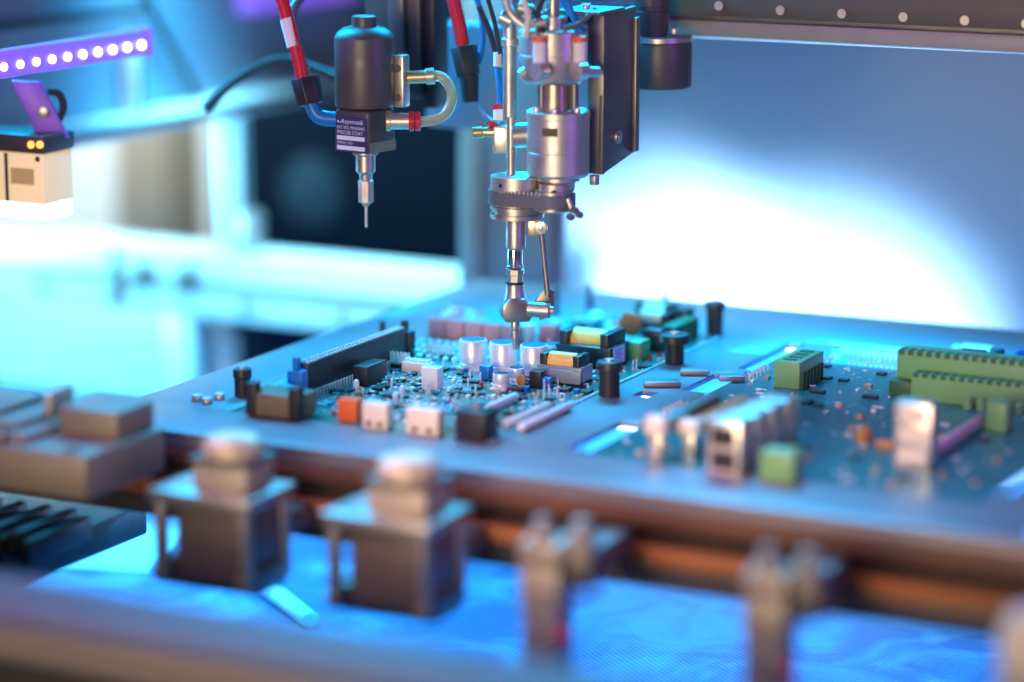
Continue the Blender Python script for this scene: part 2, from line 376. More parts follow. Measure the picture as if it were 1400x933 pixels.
# ================================================================== FIXTURE PLATE
HOLES = [(-97, 57, -133, 157), (106, 310, -131, 166), (94, 106.001, -124, -60), (92, 106.001, 20, 66), (98, 106.001, 84, 160), (74, 84, -4, 10), (309.9, 318, -110, -60), (309.9, 317, -46, -34), (340, 430, -172, -150)]  # last hole added so blue glow shows at the corner
X0, X1, Y0, Y1 = -157, 520, -184, 258
xs = sorted({X0, X1, *[h[0] for h in HOLES], *[h[1] for h in HOLES]}); ys = sorted({Y0, Y1, *[h[2] for h in HOLES], *[h[3] for h in HOLES]})
mb = MB(); V = {}
def vv(x, y):
    if (x, y) not in V: V[(x, y)] = mb.bm.verts.new((x, y, 0))
    return V[(x, y)]
for i in range(len(xs) - 1):
    for j in range(len(ys) - 1):
        cx_, cy_ = (xs[i] + xs[i + 1]) / 2, (ys[j] + ys[j + 1]) / 2
        if any(h[0] < cx_ < h[1] and h[2] < cy_ < h[3] for h in HOLES): continue
        mb.bm.faces.new((vv(xs[i], ys[j]), vv(xs[i + 1], ys[j]), vv(xs[i + 1], ys[j + 1]), vv(xs[i], ys[j + 1])))
r = bmesh.ops.extrude_face_region(mb.bm, geom=mb.bm.faces[:])
for e in r['geom']:
    if isinstance(e, bmesh.types.BMVert): e.co.z -= 3
fp = thing('fixture_plate', 'large flat metal fixture plate holding both circuit boards', 'fixture plate', (100, 0, -3))
mb.build('plate', PLATE, fp, bev=1.6, seg=2)
MB().box(-156, 519, -183.4, -176, -8.5, -3.1).build('front_lip', PLATE, fp, bev=0.6)
MB().box(120, 305, 166.6, 172, -2.5, 1.6).build('stop_strip', ALU, fp, bev=0.6)
for (px, py, wd, rz) in ((905, 528, 20, 0.5), (950, 512, 16, 0.4), (1000, 520, 14, 0.5)):
    c = P(px, py); MB().cbox((c[0], c[1], 1.6), (wd, 9, 3), rz, 0.5).build('clamp_tab', PLATE, fp)
for (px, py) in ((270, 548), (283, 552), (300, 546)):
    c = P(px, py); MB().cyl((c[0], c[1], 0), (c[0], c[1], 3.5), 3.2, 2.6, 16).build('screw', NICKEL, fp, bev=0.5)
def post(px, py, h, r, cap):
    c = P(px, py); o = MB().lathe((c[0], c[1]), [(0.02, r), (h - 5, r), (h - 5, cap), (h - 0.6, cap), (h, cap - 0.6)], 28).build('hold_down_post', BLACK, fp, bev=0.25, seg=1)
    MB().cyl((c[0], c[1], h - 0.1), (c[0], c[1], h + 1.1), 2.6, n=16).build('screw', NICKEL, o)
GLOW = mat('blue_glow_strip', (0.1, 0.3, 0.8), 0, 0.4, emit=(0.02, 0.30, 1.0), es=2.6)  # emissive strips added for the blue glow showing through the slots
for (x0, x1, y0, y1, lb) in ((88, 104.5, -126, -58, 'added blue glow strip under the slot nearest the conveyor rail'), (84, 104.5, 16, 164, 'added blue glow strip under the long slot beside the teal board'), (310.5, 322, -114, -30, 'added blue glow strip under the slots on the far side of the teal board'), (336, 434, -173, -148, 'added blue glow strip under the added slot by the plate corner'), (70, 88, -8, 14, 'short added blue glow strip under the small plate slot')):
    tag(MB().box(x0, x1, y0, y1, -8, -5).build('glow_strip', GLOW, bev=0.6), lb, 'glow strip')
post(833, 541, 19, 5.6, 7.0); post(922, 497, 17, 5.4, 8.6); post(977, 455, 19, 5.0, 6.2); post(332, 541, 15, 4.4, 5.0)
for (px, py, h) in ((760, 432, 17), (806, 423, 16), (910, 424, 14), (523, 470, 13)):
    c = P(px, py); MB().cyl((c[0], c[1], 0.02), (c[0], c[1], h), 2.4, 1.6, 14).build('pin', BLACK, fp)

# ================================================================== CIRCUIT BOARD A
A = thing('circuit_board', 'crowded green circuit board with white capacitors under the nozzle', 'circuit board', (-20, 10, -2))
MB().box(-96, 56, -132, 156, -2, -0.4).build('board', BOARDA, A, bev=0.2, seg=1)
MB().box(54.6, 56.6, -132, 156, -0.3, 0.8).build('edge_strip', mat('edge', (0.35, 0.6, 0.6), 0.3, 0.3), A)
ZB = -0.4
def cap(px, py, r, h, top='blue', parent=A, zb=ZB):
    c = P(px, py); x, y = c[0], c[1]
    o = MB().lathe((x, y), [(zb + 1.6, r * 0.98), (zb + 2.2, r), (zb + 3.2, r), (zb + 3.7, r * 0.93), (zb + 4.3, r), (zb + h - 0.7, r), (zb + h - 0.1, r * 0.95), (zb + h, r * 0.88)], 40).build('capacitor', SILVER, parent)
    MB().cyl((x, y, zb + h - 0.05), (x, y, zb + h + 0.12), r * 0.87, n=36).build('top', mat('cap_top', (0.05, 0.06, 0.10), 0.0, 0.7), o)
    b_ = MB()
    b_.cbox((x, y, zb + 0.8), (2.0 * r, 2.0 * r, 1.6), 0, 0.4); b_.build('base', WHITE, o)
    return o
for (px, py) in ((647, 503), (688, 507), (730, 511)): cap(px, py, 7.8, 16.8)
cap(685, 532, 4.6, 9.2); cap(706, 524, 4.4, 9.2); cap(757, 497, 6.2, 11.5)
c = P(722, 468); MB().lathe((c[0], c[1]), [(ZB, 4), (ZB + 11, 4), (ZB + 11.5, 3.4)], 28).build('film_capacitor', WHITE, A)
def blk(name, m, px, py, d, bev=0.5, parent=A, rz=0, zb=ZB):
    c = P(px, py); return MB().cbox((c[0], c[1], zb + d[2] / 2), d, rz, bev).build(name, m, parent)
for k in range(5):
    c = P(600, 461)
    o = MB().cbox((c[0] + k * 12.2, c[1], ZB + 6), (11.0, 7, 12), 0, 0.6).build('relay', PINK, A)
c = P(752, 468); MB().cbox((c[0], c[1], ZB + 5.5), (10.5, 9, 11), 0, 0.6).build('relay', PINK, A)
# bead array
c = P(540, 484); b0 = None
for r_ in range(4):
    for k in range(11):
        p = (c[0] - 6 + k * 5.6 + (r_ % 2) * 2.8, c[1] + r_ * 12.5, ZB)
        if b0 is None:
            b0 = MB().lathe((p[0], p[1]), [(ZB, 1.6), (ZB + 0.8, 2.0), (ZB + 1.7, 1.6), (ZB + 2.1, 0.5)], 14).build('bead_diode', mat('bead', (0.50, 0.85, 0.75), 0, 0.2), A)
        else: clone(b0, A, p)
# long black connector on the left edge
ca = P(432, 545); cb = P(533, 489); xm = (ca[0] + cb[0]) / 2
con = MB().box(xm - 3.5, xm + 3.5, ca[1], cb[1], ZB + 2, ZB + 19, bev=0.5).build('edge_connector', BLACK, A)
pr = MB()
n = 34
for k in range(n):
    y = ca[1] + 3 + (cb[1] - ca[1] - 6) * k / (n - 1)
    for dx in (-1.6, 1.6): pr.box(xm + dx - 0.8, xm + dx + 0.8, y - 0.7, y + 0.7, ZB + 18.6, ZB + 19.6)
pr.build('contact_row', TIN, con, kind='stuff')
pr = MB()
for k in range(n):
    y = ca[1] + 3 + (cb[1] - ca[1] - 6) * k / (n - 1); pr.box(xm + 3.5, xm + 6.0, y - 0.42, y + 0.42, ZB + 3.2, ZB + 4.0).box(xm + 5.2, xm + 6.0, y - 0.42, y + 0.42, ZB, ZB + 3.2)
pr.build('pin_row', TIN, con, kind='stuff')
for yy, h in ((ca[1] - 5, 23), (cb[1] + 4, 22)):
    MB().box(xm - 4.5, xm + 4.5, yy - 3.5, yy + 3.5, ZB, ZB + 16, bev=0.5).box(xm - 2, xm + 1, yy - 2, yy + 2, ZB + 15, ZB + h, bev=0.4).build('latch', BLUEP if yy < 0 else BLACK, con)
# pin headers
def header(px, py, nx, ny, h, pitch=2.54, m=BLACK):
    c = P(px, py); o = MB().box(c[0] - pitch * nx / 2, c[0] + pitch * nx / 2, c[1] - pitch * ny / 2, c[1] + pitch * ny / 2, ZB, ZB + 2.5).build('pin_header', m, A, bev=0.2, seg=1)
    pn = MB()
    for i in range(nx):
        for j in range(ny):
            x = c[0] + (i - (nx - 1) / 2) * pitch; y = c[1] + (j - (ny - 1) / 2) * pitch; pn.box(x - 0.36, x + 0.36, y - 0.36, y + 0.36, ZB + 2.4, ZB + h)
    pn.build('pins', TIN, o, kind='stuff'); return o
header(536, 501, 9, 2, 9); header(600, 489, 7, 2, 8); header(505, 512, 2, 9, 6)
sw = blk('dip_switch', CREAM, 572, 508, (17, 8, 6), 0.4)
for k in range(5):
    c = P(572, 508); MB().box(c[0] - 7.4 + k * 3.2, c[0] - 5.6 + k * 3.2, c[1] - 2.6, c[1] + 2.4, ZB + 5.9, ZB + 7.4).build('lever', WHITE, sw)
blk('socket', BLACK, 506, 522, (9, 22, 11), 0.4)
blk('white_socket', WHITE, 591, 531, (10, 7, 12.5), 0.5)
blk('orange_terminal', ORANGE, 480, 574, (11, 9, 12), 0.5)
for (px, py, wd) in ((517, 584, 14.5), (582, 592, 18.5)):
    o = blk('cream_plug', CREAM, px, py, (wd, 8, 13.5), 0.8)
    c = P(px, py)
    for k in (-1, 1): MB().box(c[0] + k * wd * 0.22 - 1.5, c[0] + k * wd * 0.22 + 1.5, c[1] - 4.3, c[1] - 3.6, ZB + 1.5, ZB + 4).build('keyway', OLIVE, o)
o = blk('black_jack', BLACK, 652, 600, (17, 16, 16), 1.0)
c = P(652, 600); MB().cyl((c[0], c[1], ZB + 15.8), (c[0], c[1], ZB + 18.5), 3, 2.2, 18).build('knob', STEELD, o)
for (px, py, px2, py2, m) in ((690, 588, 745, 560, CREAM), (712, 592, 772, 560, WHITE), (660, 568, 705, 548, WHITE)):
    a, b = P(px, py), P(px2, py2); MB().cyl((a[0], a[1], ZB + 3), (a[0], b[1], ZB + 3), 2.2, n=16).build('axial_resistor', m, A, bev=0.6)
# holder on the near left corner
a = P(330, 570); b = P(405, 578)
o = MB().box(a[0], b[0], -138, -118, 0.6, 13, bev=1.2).build('fuse_holder', OLIVE, A)
for x in (a[0] + 1, b[0] - 5): MB().box(x, x + 6, -139, -132, 1.0, 18, bev=0.8).build('clip', BLACK, o)
MB().cyl((a[0] - 3, -122, 0.02), (a[0] - 3, -122, 13), 4, n=20).build('bush', NICKEL, A, bev=0.5)
blk('relay_cover', TEALB, 395, 545, (14, 26, 9), 1.0)
# transformers
def transformer(px, py, d, tape, core, rollr, label=False, plate=None):
    c = P(px, py); x, y = c[0], c[1]; wx, wy, h = d
    o = MB().box(x - wx / 2, x + wx / 2, y - wy / 2, y + wy / 2, ZB + 2, ZB + h * 0.62, bev=0.6).build('transformer', core, A)
    MB().cyl((x - wx * 0.30, y, ZB + h - rollr), (x + wx * 0.30, y, ZB + h - rollr), rollr, n=36).build('winding', tape, o)
    for s_ in (-1, 1):
        MB().box(x + s_ * wx * 0.37 - wx * 0.07, x + s_ * wx * 0.37 + wx * 0.07, y - wy * 0.46, y + wy * 0.46, ZB + h * 0.3, ZB + h * 0.98, bev=0.5).build('bobbin_flange', BLACK, o)
    for s_ in (-1, 1): MB().box(x - wx / 2 + 1, x + wx / 2 - 1, y + s_ * wy * 0.4 - 1, y + s_ * wy * 0.4 + 1, ZB, ZB + 3).build('foot', BLACK, o)
    if label:
        lx = x + wx / 2 + 0.12
        lb = MB().box(lx - 0.1, lx + 0.15, y - wy * 0.34, y + wy * 0.22, ZB + h * 0.12, ZB + h * 0.60).build('sticker', mat('sticker', (0.55, 0.55, 0.85), 0, 0.4), o)
        ln = MB()
        for k in range(5): ln.box(lx + 0.16, lx + 0.22, y - wy * 0.28, y + wy * (0.02 + 0.14 * random.random()), ZB + h * (0.2 + k * 0.075), ZB + h * (0.235 + k * 0.075))
        ln.build('print', BLUEP, lb, kind='stuff')
    if plate: MB().box(x - wx / 2 - 2, x + wx / 2 + 0.4, y - wy / 2 - 1.6, y - wy / 2 - 0.05, ZB + 1.6, ZB + h * 0.52, bev=0.4).build('core_plate', plate, o)
    return o
transformer(810, 498, (34, 26, 21), YELLOW, BLACK, 7.5, True)
transformer(772, 522, (27, 15, 17), YELLOW, GREYB, 5.6, False, GREYB)
transformer(893, 456, (26, 15, 14), PEACH, BLACK, 5.2); transformer(898, 443, (26, 15, 14), PEACH, BLACK, 5.2)
c = P(862, 470); MB().cyl((c[0], c[1] - 1.6, ZB + 12), (c[0], c[1] + 1.6, ZB + 12), 7.2, n=32).build('disc_capacitor', BROWN, A, bev=1)
blk('heat_sink', GREEND, 930, 466, (9, 34, 12), 0.5); blk('green_block', GREEN, 872, 490, (9, 14, 11), 0.5)
blk('choke', BLACK, 895, 478, (12, 10, 13), 1.5); blk('choke', BLACK, 935, 452, (9, 12, 14), 1)
o = blk('terminal_cover', TEALB, 803, 460, (15, 14, 11), 0.5)
c = P(803, 460)
for k in (-1, 1): MB().cyl((c[0] + 4 * k, c[1] - 4, ZB + 10.9), (c[0] + 4 * k, c[1] - 4, ZB + 12), 1.8, n=14).build('screw', NICKEL, o)
cap(843, 455, 5, 8); cap(625, 438, 4.5, 9); cap(655, 440, 3.4, 7)
for (px, py) in ((612, 440), (640, 437), (700, 446), (760, 450), (815, 440)):
    blk('small_block', WHITE, px, py, (6, 6, 6), 0.8)
blk('blue_capacitor', BLUEP, 665, 518, (6, 6, 8), 0.5); blk('black_coil', BLACK, 735, 528, (7, 7, 9), 0.6); blk('blue_capacitor', BLUEP, 748, 530, (5, 4, 6), 0.5)
c = P(713, 529); MB().cyl((c[0], c[1] - 1, ZB + 4), (c[0], c[1] + 1, ZB + 4), 3, n=18).build('disc_capacitor', BROWN, A, bev=0.5)
for (px, py) in ((550, 540), (541, 549), (487, 532), (571, 562)):
    c = P(px, py); MB().lathe((c[0], c[1]), [(ZB, 1.6), (ZB + 4, 1.7), (ZB + 5.2, 1.2), (ZB + 5.6, 0.4)], 16).build('indicator', WHITE, A)
# taken areas, then the crowd of tiny chips
def scatter(name, m, n, box, dims, parent, zb, taken):
    mb = MB(); k = 0; tries = 0
    while k < n and tries < n * 30:
        tries += 1
        x, y = random.uniform(box[0], box[1]), random.uniform(box[2], box[3])
        if any(abs(x - t[0]) < t[2] and abs(y - t[1]) < t[3] for t in taken): continue
        d = random.choice(dims)
        if random.random() < 0.5: d = (d[1], d[0], d[2])
        mb.box(x - d[0] / 2, x + d[0] / 2, y - d[1] / 2, y + d[1] / 2, zb, zb + d[2]); k += 1
    return mb.build(name, m, parent, kind='stuff')
tk = []
for o in A.children:
    if o.name.startswith(('board', 'edge_strip')): continue
    g = ORG[o.name]; dm = o.dimensions * 1000; tk.append((g.x, g.y, dm.x / 2 + 0.6, dm.y / 2 + 0.6))
boxA = (-70, 52, -118, 100)
scatter('chip_resistors', WHITE, 130, boxA, [(1.2, 2.2, 0.8), (1.6, 3.2, 1.0), (2.4, 2.4, 1.6)], A, ZB, tk)
scatter('chip_capacitors', mat('chip_tan', (0.42, 0.28, 0.16), 0, 0.4), 120, boxA, [(1.2, 2.0, 1.0), (1.6, 3.0, 1.4)], A, ZB, tk)
scatter('solder_joints', TIN, 420, boxA, [(0.8, 1.2, 0.5), (1, 1, 1.2), (0.6, 2.6, 0.4)], A, ZB, tk)
scatter('small_chips', BLACK, 90, boxA, [(4, 5, 1.4), (3, 3, 1.1), (5, 8, 1.8)], A, ZB, tk)
scatter('blue_chips', BLUEP, 34, boxA, [(2, 2.4, 1.8), (1.6, 3, 1.4), (3, 3, 2.4)], A, ZB, tk)
scatter('upright_leads', TIN, 90, boxA, [(0.7, 0.7, 4.5), (0.8, 0.8, 6), (0.9, 0.9, 3)], A, ZB, tk)
scatter('red_parts', REDT, 16, boxA, [(1.6, 1.6, 3), (2, 3, 2)], A, ZB, tk)
scatter('teal_chips', TEALB, 60, boxA, [(2, 3, 1.2), (1.4, 2.4, 1.6), (4, 4, 1)], A, ZB, tk)

# ================================================================== CIRCUIT BOARD B
B = thing('circuit_board', 'teal circuit board with long green terminal strips beside the crowded board', 'circuit board', (200, 20, -2))
MB().box(107.5, 308, -129, 164, -2, -0.4).build('board', BOARDB, B, bev=0.2, seg=1)
def blkB(name, m, px, py, d, bev=0.5): return blk(name, m, px, py, d, bev, B)
g0 = P(1218, 541)
x = g0[0]; y = g0[1]
ts = MB().box(x, x + 108, y + 8, y + 24, ZB, ZB + 24, bev=0.6).build('terminal_strip', GREEN, B)
k = 0
h0 = None; d0 = None
for k in range(21):
    xx = x + 2.6 + k * 5.08
    MB().box(xx - 1.5, xx + 1.5, y + 7.8, y + 14, ZB + 21.6, ZB + 24.3).build('wire_slot', GREEND, ts) if h0 is None else clone(h0, ts, (xx, y + 10.9, ZB + 21.6))
    if h0 is None: h0 = ts.children[0]
ts2 = MB().box(x + 12, x + 108, y - 3, y + 7.8, ZB, ZB + 14.5, bev=0.6).build('terminal_strip', GREEN, B)
for k in range(19):
    xx = x + 14.6 + k * 5.08
    o = MB().box(xx - 1.5, xx + 1.5, y - 3.2, y + 4, ZB + 12.6, ZB + 14.8).build('wire_slot', GREEND, ts2) if d0 is None else clone(d0, ts2, (xx, y + 0.4, ZB + 12.6))
    if d0 is None: d0 = o
for k in range(9):
    xx = x + 46 + k * 7; MB().lathe((xx, y - 9), [(ZB, 2.4), (ZB + 5, 2.4), (ZB + 6, 1.2)], 16).build('green_nub', GREENL if False else GREEN, B)
MB().box(x - 1, x + 11.5, y - 1, y + 7.6, ZB, ZB + 9, bev=0.4).build('dark_socket', GREEND, B)
g = P(1078, 530)
t3 = MB().box(g[0] - 8, g[0] + 7, g[1] - 2, g[1] + 34, ZB, ZB + 15, bev=0.6).build('terminal_block', GREEN, B)
for k in range(4): MB().box(g[0] - 4, g[0] + 3, g[1] + 1.5 + k * 8, g[1] + 6 + k * 8, ZB + 14.7, ZB + 15.4).build('wire_slot', GREEND, t3)
for k in range(7): MB().box(g[0] + 6.8, g[0] + 8.2, g[1] + k * 5, g[1] + 0.9 + k * 5, ZB, ZB + 9).build('rib', GREEND, t3)
blkB('green_plug', GREEN, 1068, 655, (17, 13, 15), 0.8); blkB('green_plug', GREEN, 1366, 586, (11, 12, 15), 0.8)
for k in range(4):
    c = P(993, 645); xx, yy = c[0] - k * 0.5, c[1] + 4 + k * 21
    o = MB().box(xx - 8.5, xx + 8.5, yy - 8, yy + 8, ZB, ZB + 26 - k * 1.0, bev=0.5).build('metal_socket', NICKEL, B)
    MB().box(xx - 6, xx + 6, yy - 8.5, yy - 7.9, ZB + 2.5, ZB + 11).build('port', BLACK, o); MB().box(xx - 6, xx + 6, yy - 8.5, yy - 7.9, ZB + 14, ZB + 22.5).build('port', BLACK, o)
    MB().box(xx - 7.6, xx + 7.6, yy - 8.6, yy - 7.9, ZB + 11.6, ZB + 13.4).build('port_bar', NICKEL, o)
for (px, py, h) in ((898, 628, 22), (943, 622, 18)):
    c = P(px, py)
    o = MB().box(c[0] - 3, c[0] + 3, c[1] - 3, c[1] + 3, ZB, ZB + h * 0.6, bev=0.4).build('stand_off', NICKEL, B)
    MB().box(c[0] - 5, c[0] + 5, c[1] - 4, c[1] + 5, ZB + h * 0.6, ZB + h, bev=1).build('head', CREAM, o)
    MB().box(c[0] - 4, c[0] + 4, c[1] + 6, c[1] + 70, ZB + h * 0.55, ZB + h * 0.9, bev=1).build('card_guide', STEELD if px < 920 else BROWN, o)
c = P(1246, 640)
o = MB().box(c[0] - 9, c[0] + 9, c[1], c[1] + 12, ZB, ZB + 32, bev=0.5).build('tall_socket', NICKEL, B)
for k in range(3): MB().box(c[0] - 7, c[0] + 7, c[1] - 0.6, c[1] + 0.1, ZB + 3 + k * 10, ZB + 10 + k * 10).build('port', CREAM, o)
a = P(1272, 628); b = P(1333, 580)
MB().cyl((a[0], a[1], ZB + 4), (a[0], b[1], ZB + 4), 2.6, n=18).build('long_resistor', mat('pink_rod', (0.55, 0.35, 0.34), 0, 0.35), B, bev=0.5)
c = P(1180, 600); MB().lathe((c[0], c[1]), [(ZB, 4.5), (ZB + 5, 4.5), (ZB + 7, 2.5)], 20).build('brown_coil', BROWN, B)
blkB('brown_chip', BROWN, 1210, 612, (9, 5, 4))
for (px, py, nx, ny) in ((1040, 512, 2, 6), (930, 560, 2, 5), (1110, 495, 2, 8), (1150, 488, 2, 7), (1200, 487, 12, 2), (1208, 500, 12, 1)):
    c = P(px, py); pn = MB()
    for i in range(nx):
        for j in range(ny):
            xx = c[0] + (i - nx / 2) * 3.2; yy = c[1] + (j - ny / 2) * 5.2; pn.box(xx - 0.55, xx + 0.55, yy - 0.55, yy + 0.55, ZB, ZB + 3.4)
    pn.build('pin_group', TIN, B, kind='stuff')
tk = []
for o in B.children:
    if o.name.startswith('board'): continue
    g = ORG[o.name]; dm = o.dimensions * 1000; tk.append((g.x, g.y, dm.x / 2 + 0.6, dm.y / 2 + 0.6))
boxB = (112, 300, -122, 158)
scatter('chip_resistors', WHITE, 40, boxB, [(1.4, 3.2, 0.8), (1.2, 4.5, 0.6), (2, 2, 1.4)], B, ZB, tk)
scatter('chip_capacitors', mat('chip_tan', (0.42, 0.28, 0.16), 0, 0.4), 18, boxB, [(2, 4, 1.6), (3, 4, 1.8)], B, ZB, tk)
scatter('solder_joints', TIN, 90, boxB, [(1, 2.6, 0.5), (1, 1, 0.9)], B, ZB, tk)
scatter('small_chips', BLACK, 26, boxB, [(5, 5, 1.2), (4, 8, 1.6)], B, ZB, tk)
# small sockets on the plate beyond board B
c = P(1335, 489); us = thing('usb_socket', 'small black and metal socket behind the green terminal strips', 'socket', (c[0], c[1], 0))
MB().box(c[0] - 9, c[0] + 9, c[1] - 4, c[1] + 6, 0.05, 7, bev=0.6).build('shell', NICKEL, us)
MB().box(c[0] - 7.4, c[0] + 7.4, c[1] - 4.5, c[1] - 3.9, 1.2, 5.8).build('opening', BLACK, us)
MB().box(c[0] - 5.5, c[0] + 5.5, c[1] - 4.9, c[1] - 4.4, 2.2, 3.2).build('tongue', CREAM, us)
for (px, lab, m) in ((1308, 'small pale stud left of the black and metal socket', NICKEL), (1366, 'small dark stud right of the black and metal socket', BLACK), (1394, 'small violet stud at the end of the green terminal strips', BLUEP)):
    c = P(px, 490 + (px - 1335) * 0.09); tag(MB().lathe((c[0], c[1]), [(0.05, 3), (6, 3), (7, 2)], 18).build('stud', m), lab, 'stud')

# ================================================================== SPRAY VALVE (left)
DV = 1562
va = AT(499, 145, DV)
valve = thing('spray_valve', 'dark cylindrical spray valve with label plate and thin needle', 'valve', (va[0], va[1], ZAT(va, 311)))
turned(499, 145, DV, [(21, 12), (22.5, 17), (36, 17), (36, 22), (38, 29), (44, 37), (50, 40.5), (52, 41), (142, 41), (145, 40), (145.5, 38)], 'body', ANOD, valve, 56)
MMV = MM((va[0], va[1], ZAT(va, 170)))
yawf = YAW + R(-38) # outward normal of the label face, measured from the direction to the camera
def camdir(ang):    # level direction, ang degrees to the left of "towards the camera"
    b = -FH; a_ = R(ang); l = -RT
    return Vector(b * math.cos(a_) + l * math.sin(a_))
nl = camdir(36); nr = camdir(36 - 90)
ws = 60 * MMV
zt_, zb_ = ZAT(va, 147), ZAT(va, 206)
half = ws / 2
mbv = MB()
ctr = Vector((va[0], va[1], 0))
poly = []
for sx, sy in ((1, 1), (-1, 1), (-1, -1), (1, -1)):
    poly.append((sx * half, sy * half))
mbv.prism(poly, (va[0], va[1], zb_), nl, nr, (0, 0, 1), zt_ - zb_)
mbv.build('lower_block', ANOD, valve, bev=2.2, seg=3)
# name plate
fo = ctr + nl * (half + 0.05); ul = Vector((0, 0, 1)).cross(nl)
lw = ws * 0.93; lh = (ZAT(va, 157) - ZAT(va, 205)); zl0 = ZAT(va, 205)
lab = MB().prism([(-lw / 2, 0), (lw / 2, 0), (lw / 2, lh), (-lw / 2, lh)], (fo.x, fo.y, zl0), ul, (0, 0, 1), nl, 0.3).build('name_plate', mat('navy_label', (0.05, 0.06, 0.16), 0.3, 0.35), valve)
lo_ = fo + nl * 0.38
INK = mat('label_ink', (0.72, 0.72, 0.80), 0, 0.4)
def lrow(f): return (lo_.x - ul.x * lw * 0.44, lo_.y - ul.y * lw * 0.44, zl0 + lh * f)
up = (0, 0, 1)
lettering('lettering', '\u25c6', 1, lrow(0.80), ul, up, INK, lab) if False else None
MB().prism([(0, 0.9), (0.9, 0), (1.8, 0.9), (0.9, 1.8)], lrow(0.80), ul, up, nl, 0.05).build('emblem', INK, lab)
org = Vector(lrow(0.80)) + ul * 2.2
lettering('lettering', 'Asymtek', lh * 0.19, org, ul, up, INK, lab, lw * 0.74, 0.25)
lettering('lettering', 'PAT NO. PENDING', lh * 0.125, lrow(0.645), ul, up, INK, lab, lw * 0.86)
lettering('lettering', 'PRECISE COAT', lh * 0.14, lrow(0.50), ul, up, INK, lab, lw * 0.80)
lettering('lettering', 'SERIAL NO.', lh * 0.105, lrow(0.225), ul, up, INK, lab, lw * 0.5)
for f in (0.335, 0.055): MB().prism([(0, 0), (lw * 0.87, 0), (lw * 0.87, lh * 0.12), (0, lh * 0.12)], lrow(f), ul, up, nl, 0.06).build('blank_field', INK, lab)
fr = ctr + nr * (half + 0.02)
MB().prism([(-half * 0.93, 0), (half * 0.93, 0), (half * 0.93, lh * 0.30), (-half * 0.93, lh * 0.30)], (fr.x, fr.y, zb_ + 0.3), nl, up, nr, 0.35).build('brass_band', mat('bronze', (0.45, 0.34, 0.20), 0.8, 0.4), valve)
turned(499, 145, DV, [(206, 17), (210.5, 18), (212, 16), (213, 13.5), (234, 13.5), (236, 12), (238.5, 9), (246, 8.5)], 'nozzle_body', STEEL, valve)
turned(499, 145, DV, [(246, 9), (247, 10.8), (276, 10.8), (278, 8), (279, 5), (282, 4.5)], 'hub', mat('clear_hub', (0.45, 0.40, 0.38), 0.4, 0.2), valve, 8, 20)
turned(499, 145, DV, [(282, 1.9), (311, 1.7)], 'needle', NICKEL, valve, 12)
a = AT(540, 110, DV)
br = MB().box(a[0] + 1.5, a[0] + 8, a[1] - 5, a[1] + 3, ZAT(a, 145), ZAT(a, 74), bev=1.0).build('bracket', NICKEL, valve)
for py in (92, 132): MB().cyl((a[0] + 4.6, a[1] - 5.6, ZAT(a, py)), (a[0] + 4.6, a[1] - 4.9, ZAT(a, py)), 2.2, n=18).build('screw', STEELD, br)
def fit(px0, py0, px1, py1, r0, r1, m, name, parent, dep, dep1=None, n=20):
    return MB().cyl(AT(px0, py0, dep), AT(px1, py1, dep1 or dep), r0, r1, n).build(name, m, parent, bev=0.3, seg=1)
fit(556, 106, 584, 105, 3.6, 3.6, BRASS, 'elbow', valve, 1556); fit(582, 105, 594, 104, 4.6, 4.6, NICKEL, 'collar', valve, 1556)
fit(528, 166, 534, 166, 5.6, 5.6, BRASS, 'flange', valve, 1546); fit(533, 166, 560, 166, 4.6, 4.6, NICKEL, 'fitting', valve, 1546)
fit(559, 166, 566, 166, 5.4, 5.4, REDT, 'release_ring', valve, 1546); fit(568, 166, 575, 166, 5.4, 5.4, REDT, 'release_ring', valve, 1546)
pts = [AT(592, 104, 1556), AT(604, 106, 1556), AT(615, 118, 1555), AT(618, 135, 1552), AT(611, 153, 1550), AT(597, 163, 1547), AT(574, 167, 1546)]
MB().tube(smoothpath(pts), 3.0, 14).build('clear_hose', CLEARH, valve)
# elbow on the left of the valve
MB().tube(smoothpath([AT(425, 138, DV), AT(430, 153, DV), AT(440, 161, DV), AT(460, 163, DV)]), 4.2, 14).build('elbow', BLUEP, valve)
hexn = MB().cyl(AT(425, 143, DV), AT(417, 107, DV), 7.6, 8.4, 6).build('hex_nut', BLACK, valve, bev=0.6)

def red_hose(name, label, pts, dep, r, band=None):
    t = thing(name, label, 'hose', AT(*pts[-1], dep))
    MB().tube(smoothpath([AT(x, y, dep) for x, y in pts]), r, 18).build('tube', REDT, t)
    if band:
        b_ = MB().tube([AT(x, y, dep) for x, y in band], r + 0.25, 20).build('marker_sleeve', WHITE, t)
        e = AT((band[0][0] + band[1][0]) / 2 + 3.4, (band[0][1] + band[1][1]) / 2 + 8, dep - 3.8)
        u_ = Vector(AT(*band[1], dep)) - Vector(AT(*band[0], dep)); u_.normalize()
        lettering('lettering', '20', 4.2, e, u_, Vector(RT), mat('ink', (0.15, 0.1, 0.2), 0, 0.5), b_)
    return t
red_hose('air_hose', 'red air hose with white marker sleeve left of the spray valve', [(372, -60), (383, -10), (397, 40), (408, 80), (414, 110)], DV, 3.7, [(392, 26), (402, 64)])
red_hose('air_hose', 'red air hose running down beside the rotary dispensing head', [(612, -40), (620, 0), (629, 40), (634, 72)], 1580, 3.9)
con2 = thing('hose_connector', 'black push in connector on the end of the second red hose', 'connector', AT(640, 130, 1580))
MB().cyl(AT(641, 104, 1580), AT(634, 64, 1580), 6.8, 7.8, 6).build('nut', BLACK, con2, bev=0.5); MB().cyl(AT(643, 140, 1580), AT(641, 104, 1580), 4.6, 5.8, 18).build('stem', RUBBER, con2)
